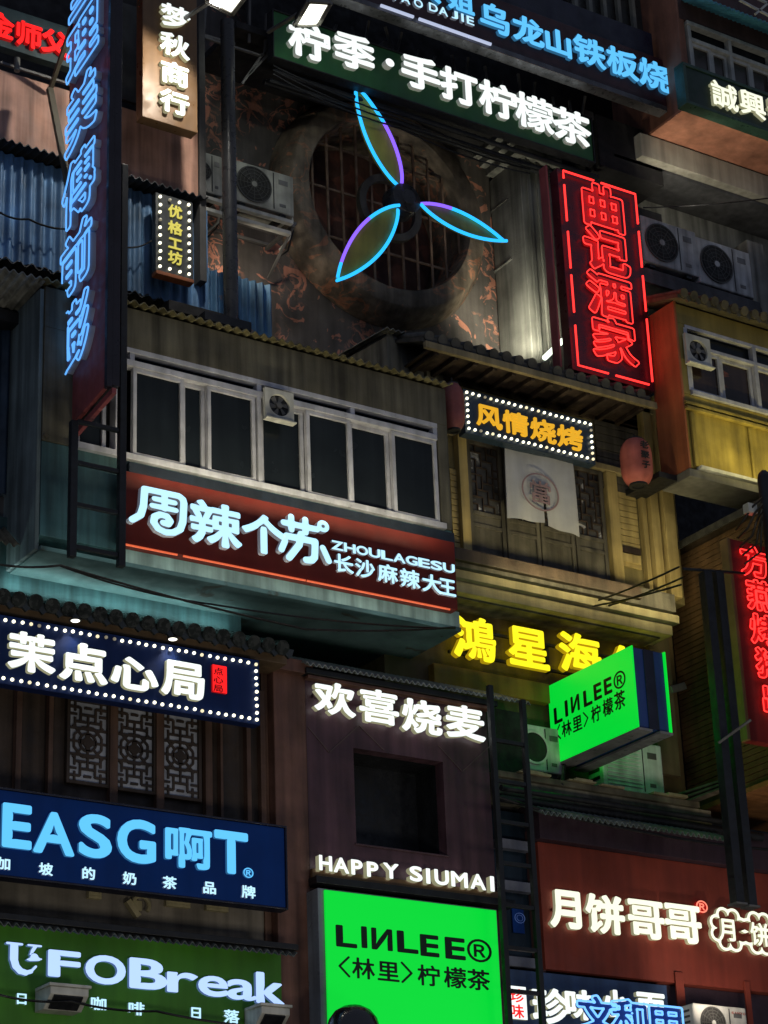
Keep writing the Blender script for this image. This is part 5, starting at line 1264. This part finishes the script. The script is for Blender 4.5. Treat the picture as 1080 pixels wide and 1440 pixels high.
# booth characters
t = thing('lit_characters', 'four white puffy characters above the mauve booth niche', 'sign', tuple(W(560, 1030, Ys)))
q = MB(); a, b = W(440, 990, Ys-.03), W(680, 1030, Ys-.03); q.box(a[0], b[0], Ys-.05, Ys-.003, W(560, 1000, Ys)[2]-.02, W(560, 1000, Ys)[2]+.02); part('rail', q, mauve, t, 0)
row(t, [('欢', 467, 985, 60, 48), ('喜', 529, 996, 60, 50), ('烧', 589, 1010, 60, 50), ('麦', 650, 1018, 58, 50)], Ys-.053, .07, .06, [white_l, warmw_side])
t = thing('lit_letters', 'row of white capital letters on the ledge under the mauve booth niche', 'sign', tuple(W(560, 1245, Ys-.08)))
for ch, px, py, w_ in (('H', 453, 1216, 19), ('A', 475, 1219, 22), ('P', 497, 1222, 17), ('P', 519, 1225, 17), ('Y', 545, 1227, 22), ('S', 580, 1231, 19), ('I', 597, 1234, 7), ('U', 616, 1236, 21), ('M', 641, 1239, 24), ('A', 667, 1242, 22), ('I', 687, 1245, 7)):
    letter(t, ch, frame_y(px, py, w_, 22, Ys-.06), .075, .07, [white_l, warmw_side])
# green light box
Yb_ = 20.1
t = thing('light_box_sign', 'bright green flat light box with black letters under the booth ledge', 'sign', tuple(W(575, 1470, Yb_+.15)))
a, b = W(457, 1251, Yb_), W(709, 1475, Yb_)
part('lit_face', MB().box(a[0], b[0], Yb_, Yb_+.03, b[2], a[2]), greenlit, t)
part('case', MB().box(a[0]-.07, b[0]+.03, Yb_+.032, Yb_+.26, b[2]-.03, a[2]+.02), mat('grey_blue_case', (.2, .23, .27), .4, .3), t)
vinyl = mat('black_vinyl', (.004, .02, .008), .5, .1, 5, 0)
def logo(t, fr_, r1, r2):
    for ch, p, w_, h_ in r1: letter(t, ch, fr_(*p, w_, h_), .045 if ch != '®' else .012, .004, [vinyl])
    for ch, p, w_, h_ in r2: letter(t, ch, fr_(*p, w_, h_), .018 if ch not in CUSTOM else 0, .004, [vinyl])
logo(t, lambda px, py, w_, h_: frame_y(px, py, w_, h_, Yb_-.002),
     [('L', (487, 1317), 29, 30), ('I', (512, 1318), 8, 30), ('И', (537, 1321), 29, 30), ('L', (573, 1325), 29, 30), ('E', (604, 1330), 26, 30), ('E', (640, 1334), 28, 30), ('®', (674, 1337), 34, 32)],
     [('chev_l', (484, 1359), 30, 30), ('林', (511, 1362), 32, 30), ('里', (546, 1366), 32, 30), ('chev_r', (572, 1368), 30, 30), ('柠', (603, 1372), 32, 30), ('檬', (640, 1375), 32, 30), ('茶', (673, 1378), 32, 30)])
# green blade sign
nb = W(888, 907, 19.3); Xb = nb[0]; fb_ = onX(770, 968, Xb); zb1_, zb0_ = nb[2], onX(897, 1022, Xb)[2]
xr = W(936, 918, 19.3)[0]
t = thing('blade_light_box', 'projecting green lit box sign with navy edge in front of the yellow characters', 'sign', (Xb+.2, 20.1, zb0_))
part('lit_face', MB().box(Xb, Xb+.02, 19.3, fb_[1], zb0_, zb1_), greenlit, t)
part('lit_face', MB().box(xr-.02, xr, 19.3, fb_[1], zb0_, zb1_), greenlit, t)
part('edge', MB().box(Xb+.022, xr-.022, 19.33, fb_[1]-.01, zb0_+.01, zb1_-.01), mat('blue_edge', (.02, .05, .20), .4, .2), t)
part('edge_stripe', MB().box(Xb+(xr-Xb)*.36, Xb+(xr-Xb)*.66, 19.318, 19.328, zb0_+.01, zb1_-.01), navy_d, t)
q = MB(); q.box(Xb+.0, Xb+(xr-Xb)*.4, 19.29, fb_[1], zb0_-.035, zb0_-.003); q.box(Xb+(xr-Xb)*.62, xr, 19.29, fb_[1], zb0_-.035, zb0_-.003)
parts('rail', q, mat('bright_channel', (.22, .22, .22), .4, .3, 4), t)
q = MB(); A = W(740, 990, 20.2)
q.bar((Xb+.1, fb_[1], zb1_-.05), (Xb+.1, 21.5, zb1_-.05), .05, .05); q.bar((Xb+.1, fb_[1], zb0_+.05), (Xb+.1, 21.5, zb0_+.05), .05, .05); q.bar((Xb+.1, fb_[1]-.1, zb0_+.02), (Xb-.35, 20.3, zb0_-.45), .03, .03)
parts('bracket', q, blackm, t, 0)
P_ = lambda l: [(c_, (720+x/3, 720+y/3), w_, h_) for c_, (x, y), w_, h_ in l]
logo(t, lambda px, py, w_, h_: frame_x(px, py, w_, h_, Xb-.002),
     P_([('L', (195, 856), 11.5, 23), ('I', (230, 829), 4, 23), ('И', (267, 808), 12, 23), ('L', (320, 783), 12, 23), ('E', (362, 757), 11, 23), ('E', (405, 734), 11, 23), ('®', (454, 708), 17, 25)]),
     P_([('chev_l', (195, 930), 13, 22), ('林', (231, 913), 14, 23), ('里', (276, 892), 14, 23), ('chev_r', (312, 872), 13, 22), ('柠', (355, 850), 14, 24), ('檬', (405, 822), 15, 25), ('茶', (455, 793), 16, 27)]))
# red shop letters
t = thing('lit_characters', 'ivory lit characters with a small red ring mark on the dark red wall', 'sign', tuple(W(880, 1320, Yr)))
q = MB(); z = W(880, 1292, Yr-.02)[2]; q.box(W(775, 1290, Yr)[0], W(1120, 1310, Yr)[0], Yr-.03, Yr-.003, z-.015, z+.015); part('rail', q, redwall, t, 0)
row(t, [('月', 795, 1279, 52, 58), ('饼', 848, 1287, 56, 56), ('哥', 905, 1293, 54, 58), ('哥', 957, 1299, 54, 58)], Yr-.033, .05, .05, [warmw, warmw_side])
row(t, [('®', 984, 1276, 16, 17)], Yr-.033, .02, .04, [em('coral_mark', (1.0, .25, .16), 1.1), red_side])
letter(t, 'cloud_pair', frame_y(1044, 1311, 90, 104, Yr-.033), 0, .045, [warmw, warmw_side], 'cloud_outline')
row(t, [('月', 1021, 1308, 27, 33), ('饼', 1066, 1315, 27, 33)], Yr-.033, .024, .04, [warmw, warmw_side])
# navy board at the bottom
Yv2 = 20.4
t = board('navy board with white characters and a red seal at the bottom edge', (714, 1362), (947, 1500), Yv2, .12, mat('slate_navy_board', (.03, .06, .14), .5, .25))
row(t, [('珍', 770, 1416, 52, 52), ('味', 812, 1414, 46, 44), ('小', 862, 1412, 40, 40), ('面', 912, 1416, 42, 44)], Yv2-.003, .055, .05, [white_l, warmw_side])
letter(t, 'seal', frame_y(727, 1411, 22, 46, Yv2-.003), .03, .035, [white_l, warmw_side], 'seal')
for k, ch in enumerate('珍味'): letter(t, ch, frame_y(727, 1400+22*k, 20, 20, Yv2-.04), .02, .004, [red_l], 'seal_character')
Yv3 = 19.7
t = thing('neon_characters', 'blue neon outline characters in front of the navy board at the bottom edge', 'sign', tuple(W(880, 1460, Yv3)))
q = MB(); z = W(880, 1450, Yv3)[2]; q.box(W(812, 1440, Yv3)[0], W(958, 1450, Yv3)[0], Yv3+.03, Yv3+.06, z-.02, z+.02); part('rail', q, blackm, t, 0)
bface = em('deep_blue_face', (.004, .03, .22), .5)
for ch, cx, cy in (('文', 836, 1428), ('和', 884, 1433), ('用', 932, 1439)):
    fr = frame_y(cx, cy, 54, 50, Yv3); letter(t, ch, fr, .05, .04, [bface], 'letter_face'); neon(t, ch, fr, .05, .012, bluecore, zoff=.055)
ac_unit('cream air conditioner at the bottom right corner with red lettering', 1014, 1440, 74, 52, 20.0, text=('SANYO', mat('faded_red_badge', (.35, .12, .10), .5, .1)))
# red sign at the right edge
Yk_ = 19.3
t = board('upright red board with red neon outline characters at the right edge', (1026, 757), (1160, 1060), Yk_, .12, mat('red_board', (.20, .02, .02), .5, .2))
part('edge', MB().box(W(1026, 757, Yk_)[0]-.05, W(1026, 757, Yk_)[0]-.002, Yk_-.01, Yk_+.13, W(1160, 1060, Yk_)[2], W(1026, 757, Yk_)[2]), mat('ochre_edge', (.25, .15, .06), .6, .3), t)
for ch, cx, cy in (('方', 1058, 792), ('燕', 1067, 840), ('烤', 1072, 888), ('猪', 1080, 936), ('出', 1087, 986)):
    fr = frame_y(cx, cy, 38, 40, Yk_); letter(t, ch, fr, .05, .02, [rednd], 'letter_face'); neon(t, ch, fr, .05, .009, redneon, zoff=.045)
# blue neon blade sign at the left, turned a little away from the street
ND = W(150, 540, 19.0); az = R(6); DD = np.array([math.sin(az), math.cos(az), 0]); DN = np.array([-math.cos(az), math.sin(az), 0])
def onD(px, py):
    d = _ray(px, py); return EYE+d*(np.dot(ND-EYE, DN)/np.dot(d, DN))
def frame_d(cx, cy, wpx, hpx):
    c = onD(cx, cy); a, b = onD(cx-wpx/2, cy), onD(cx+wpx/2, cy); t_, s_ = onD(cx, cy-hpx/2), onD(cx, cy+hpx/2)
    return c, -DD*np.linalg.norm((b-a)[:2]), np.array([0, 0, abs(t_[2]-s_[2])]), DN
far = np.linalg.norm((onD(89, 593)-ND)[:2])
zq0_ = ND[2]; UPV = np.array([0, 0, 7.0])
def slab(a, b, o0, o1, z0, hh):      # a..b along the sign, o0..o1 across it
    mb = MB(); P = [ND+DD*u-DN*o for u, o in ((a, o0), (b, o0), (b, o1), (a, o1))]
    for p in P: p[2] = z0
    return mb.prism([tuple(p) for p in P], (0, 0, hh))
t = thing('neon_blade_sign', 'tall maroon blade sign with blue neon outline characters at the left', 'sign', tuple(ND+DD*far/2))
part('board', slab(.06, far, 0, .05, zq0_, 7), maroon, t)
fm = mat('black_violet_frame', (.02, .016, .024), .4, .3)
part('frame', slab(0, far, .052, .14, zq0_, 7), fm, t); part('front_edge', slab(-.02, .057, -.006, .05, zq0_-.03, 7), fm, t)
part('bottom_rail', slab(-.02, far, .05, .10, zq0_-.10, .065), maroon, t)
bfm, bsm = em('blue_letter_face', (.04, .08, .28), .10, (.22, .14, .18)), mat('white_acrylic_side', (.50, .52, .60), .4, .2)
for ch, cx, cy, h_ in (('里', 122, -28, 74), ('理', 119, 62, 76), ('美', 117, 160, 82), ('傳', 114, 264, 86), ('前', 110, 368, 82), ('膨', 106, 476, 88)):
    fr = frame_d(cx+7, cy-3, 43, h_); letter(t, ch, fr, .035, .07, [bfm, bsm], 'letter_face'); neon(t, ch, fr, .035, .0105, em('pale_blue_tube', (.12, .42, 1.0), 1.15), zoff=.085)
for A, B, Y1 in (((103, 30), (70, 128), 20.9), ((92, 410), (70, 445), 20.7), ((84, 445), (95, 500), 20.5), ((92, 590), (62, 615), 20.0)):
    part('bracket', MB().bar(onD(*A), W(*B, Y1), .045, .045), mat('olive_strut', (.10, .085, .055), .6, .3), t, 0)
part('bracket', MB().bar(W(70, 125, 20.6), W(98, 270, 20.3), .07, .05), mat('olive_strut', (.10, .085, .055)), t, 0)

# ================================================================== FLOODLIGHTS
def floodlight(label, quad, target, energy, color, Y, spot=150):
    zc = W(*quad[2], Y)[2]; P = [onZ(*p, zc) for p in quad]; c = sum(P)/4; nrm = np.array([0, 0, -1.0])
    t = thing('floodlight', label, 'lamp', tuple(c))
    part('lens', MB().prism([tuple(c+(p-c)*.86) for p in P], tuple(-nrm*.01)), lampface, t, 0)
    part('housing', MB().prism([tuple(p-nrm*.012) for p in P], tuple(-nrm*.12)), blackm, t, .01)
    q = MB()
    for i in range(4): q.bar(P[i], P[(i+1) % 4], .035, .05)
    part('rim', q, steel, t, 0)
    part('arm', MB().bar(c-nrm*.12, c+np.array([.1, 1.2, .5]), .04, .04), steel, t, 0)
    lamp('SPOT', 'floodlight_beam', c+nrm*.06, energy, color, target, .10, spot, .4)
floodlight('lit floodlight hanging at the top edge beside the bronze vertical board', [(296, -8), (346, -6), (326, 20), (290, 2)], W(90, 230, 20.95), 230, (1, .95, .84), 19.4, 105)
floodlight('lit floodlight in front of the left end of the green tea shop board', [(434, 2), (465, 4), (448, 34), (414, 36)], W(400, 100, 20.7), 30, (.95, 1, .82), 19.7, 100)
lamp('SPOT', 'rack_light', W(345, 335, 21.15), 26, (1, .88, .70), W(360, 430, 22), .1, 150, .9)  # added spot without a fitting, brightens the wall under the rack

# dome lamp top at the bottom edge
c = W(497, 1452, 19.5)
t = thing('dome_lamp', 'glossy black dome lamp top at the bottom edge below the green light box', 'lamp', tuple(c))
part('dome', MB().lathe(c, [(.001, .27), (.10, .255), (.18, .21), (.24, .13), (.27, .02), (.27, -.05), (.001, -.05)], 'Z', 36), mat('gloss_black', (.01, .01, .012), .12, .1, 3, 0, spec=.7), t, 0, 60)
part('stem', MB().cyl(c+np.array([0, 0, -.05]), c+np.array([0, .9, -.4]), .03, 10), blackm, t, 0, 40)

# ================================================================== CABLES
wire('black cable pair crossing in front of the grey bay soffit', [W(-10, 792, 19.6), W(85, 795, 19.5), W(430, 885, 19.7), W(640, 882, 19.8)], .012, .03)
wire('thin black cable sagging below the grey bay soffit', [W(85, 796, 19.5), W(300, 850, 19.7), W(640, 884, 19.85)], .01, .05)
for i, (a_, b_) in enumerate((((770, 865), (955, 797)), ((790, 868), (960, 812)), ((760, 862), (958, 822)))):
    wire('black cable from the twin poles to the ochre wall', [W(*b_, 19.1), W(*a_, 21.3)], .012, .05, group='cables from the twin poles')
wire('thin cable across the dim grey recess', [W(905, 292, 20.5), W(1085, 278, 20.3)], .009, .03)
wire('cable drooping on the blue corrugated wall at the left', [W(-5, 296, 20.9), W(40, 308, 20.9), W(100, 322, 20.9)], .012, .04)
wire('cable under the small bulb edged slate board', [W(180, 348, 20.9), W(214, 338, 20.9)], .01, .03)
for i in range(3):
    wire('black cable slung under the green tea shop board', [W(384, 92+i*6, 20.75), W(560, 165+i*7, 20.75), W(745, 232+i*6, 21.0)], .011, .04+.02*i, group='cables slung under the green board')
wire('cable along the top of the dark red shop', [W(700, 1120, 20.0), W(880, 1165, 20.0), W(1085, 1195, 20.0)], .018, .03)
wire('cable across the green coffee board', [W(-5, 1398, 19.95), W(100, 1408, 19.9), W(220, 1422, 19.95), W(400, 1446, 19.95)], .012, .03)

# ================================================================== UNSEEN LAMPS ADDED TO LIGHT THE BAYS
def strip(label, A, B, energy, color, to, r=.018, vis=True):
    """a thin unseen area lamp, added for the light it throws"""
    A, B = np.array(A, float), np.array(B, float)
    o = lamp('AREA', 'strip_light', (A+B)/2, energy, color, (A+B)/2+np.array(to, float))  # unseen lamp, added for the light it throws
    o.data.shape = 'RECTANGLE'; o.data.size = float(np.linalg.norm(B-A)); o.data.size_y = .05
    # turn the long side along the strip
    z = -Vector(to).normalized(); x = Vector(B-A).normalized(); x = (x-z*x.dot(z)).normalized(); y = z.cross(x)
    o.rotation_euler = Matrix((x, y, z)).transposed().to_euler()
    return o
# unseen strips put in for the pools of light on the bays
strip('', (ox+.2, Yo-.55, oz0-.02), (ox+3, Yo-.55, oz0-.02), 19, (1, .86, .36), (0, .5, .9))
strip('', (jx0+.2, 20.0, lz0+.0), (jx1-.2, 20.0, lz0+.0), 26, (1, .85, .42), (0, .6, .9))
strip('', (mx0+.1, 20.60, zt0+.40), (mx1-.4, 20.60, zt0+.40), 7, (.72, 1, .95), (0, .25, 1))
strip('', (W(200, 640, 19.6)[0], 19.5, zs-.3), (W(620, 740, 19.6)[0], 19.5, zs-.3), 22, (1, .9, .62), (0, .45, .9))
strip('', (X0+.1, 19.74, zb-.05), (X1-.2, 19.74, zb-.05), 4.5, (.78, 1, .92), (0, .55, 1))
lamp('SPOT', 'fascia_light', W(985, 300, 20.2), 45, (1, .92, .72), W(990, 215, 20.8), .1, 110, .8)  # unseen spots added for the pools on fascia, red wall and soffit
lamp('SPOT', 'red_wall_light', W(1010, 1425, 19.6), 38, (1, .85, .7), W(1000, 1330, 20.45), .1, 110, .9)  # unseen spot added for the pool on the red wall
lamp('SPOT', 'soffit_light', W(1060, 1180, 19.4), 8, (1, .7, .35), W(1050, 1110, 19.6), .1, 120, .9)  # unseen spot added for the pool on the soffit
for x_, e_ in ((4.0, 118), (11.0, 128), (18.0, 135)):  # unseen area lamps added at street level to wash the facade from below
    lamp('AREA', 'street_floodlight', (x_, 11.0, 2.6), e_, (1, .93, .78), (x_+3, 20.5, 12), 1.4)  # unseen area lamp added for the wash from below
flush()
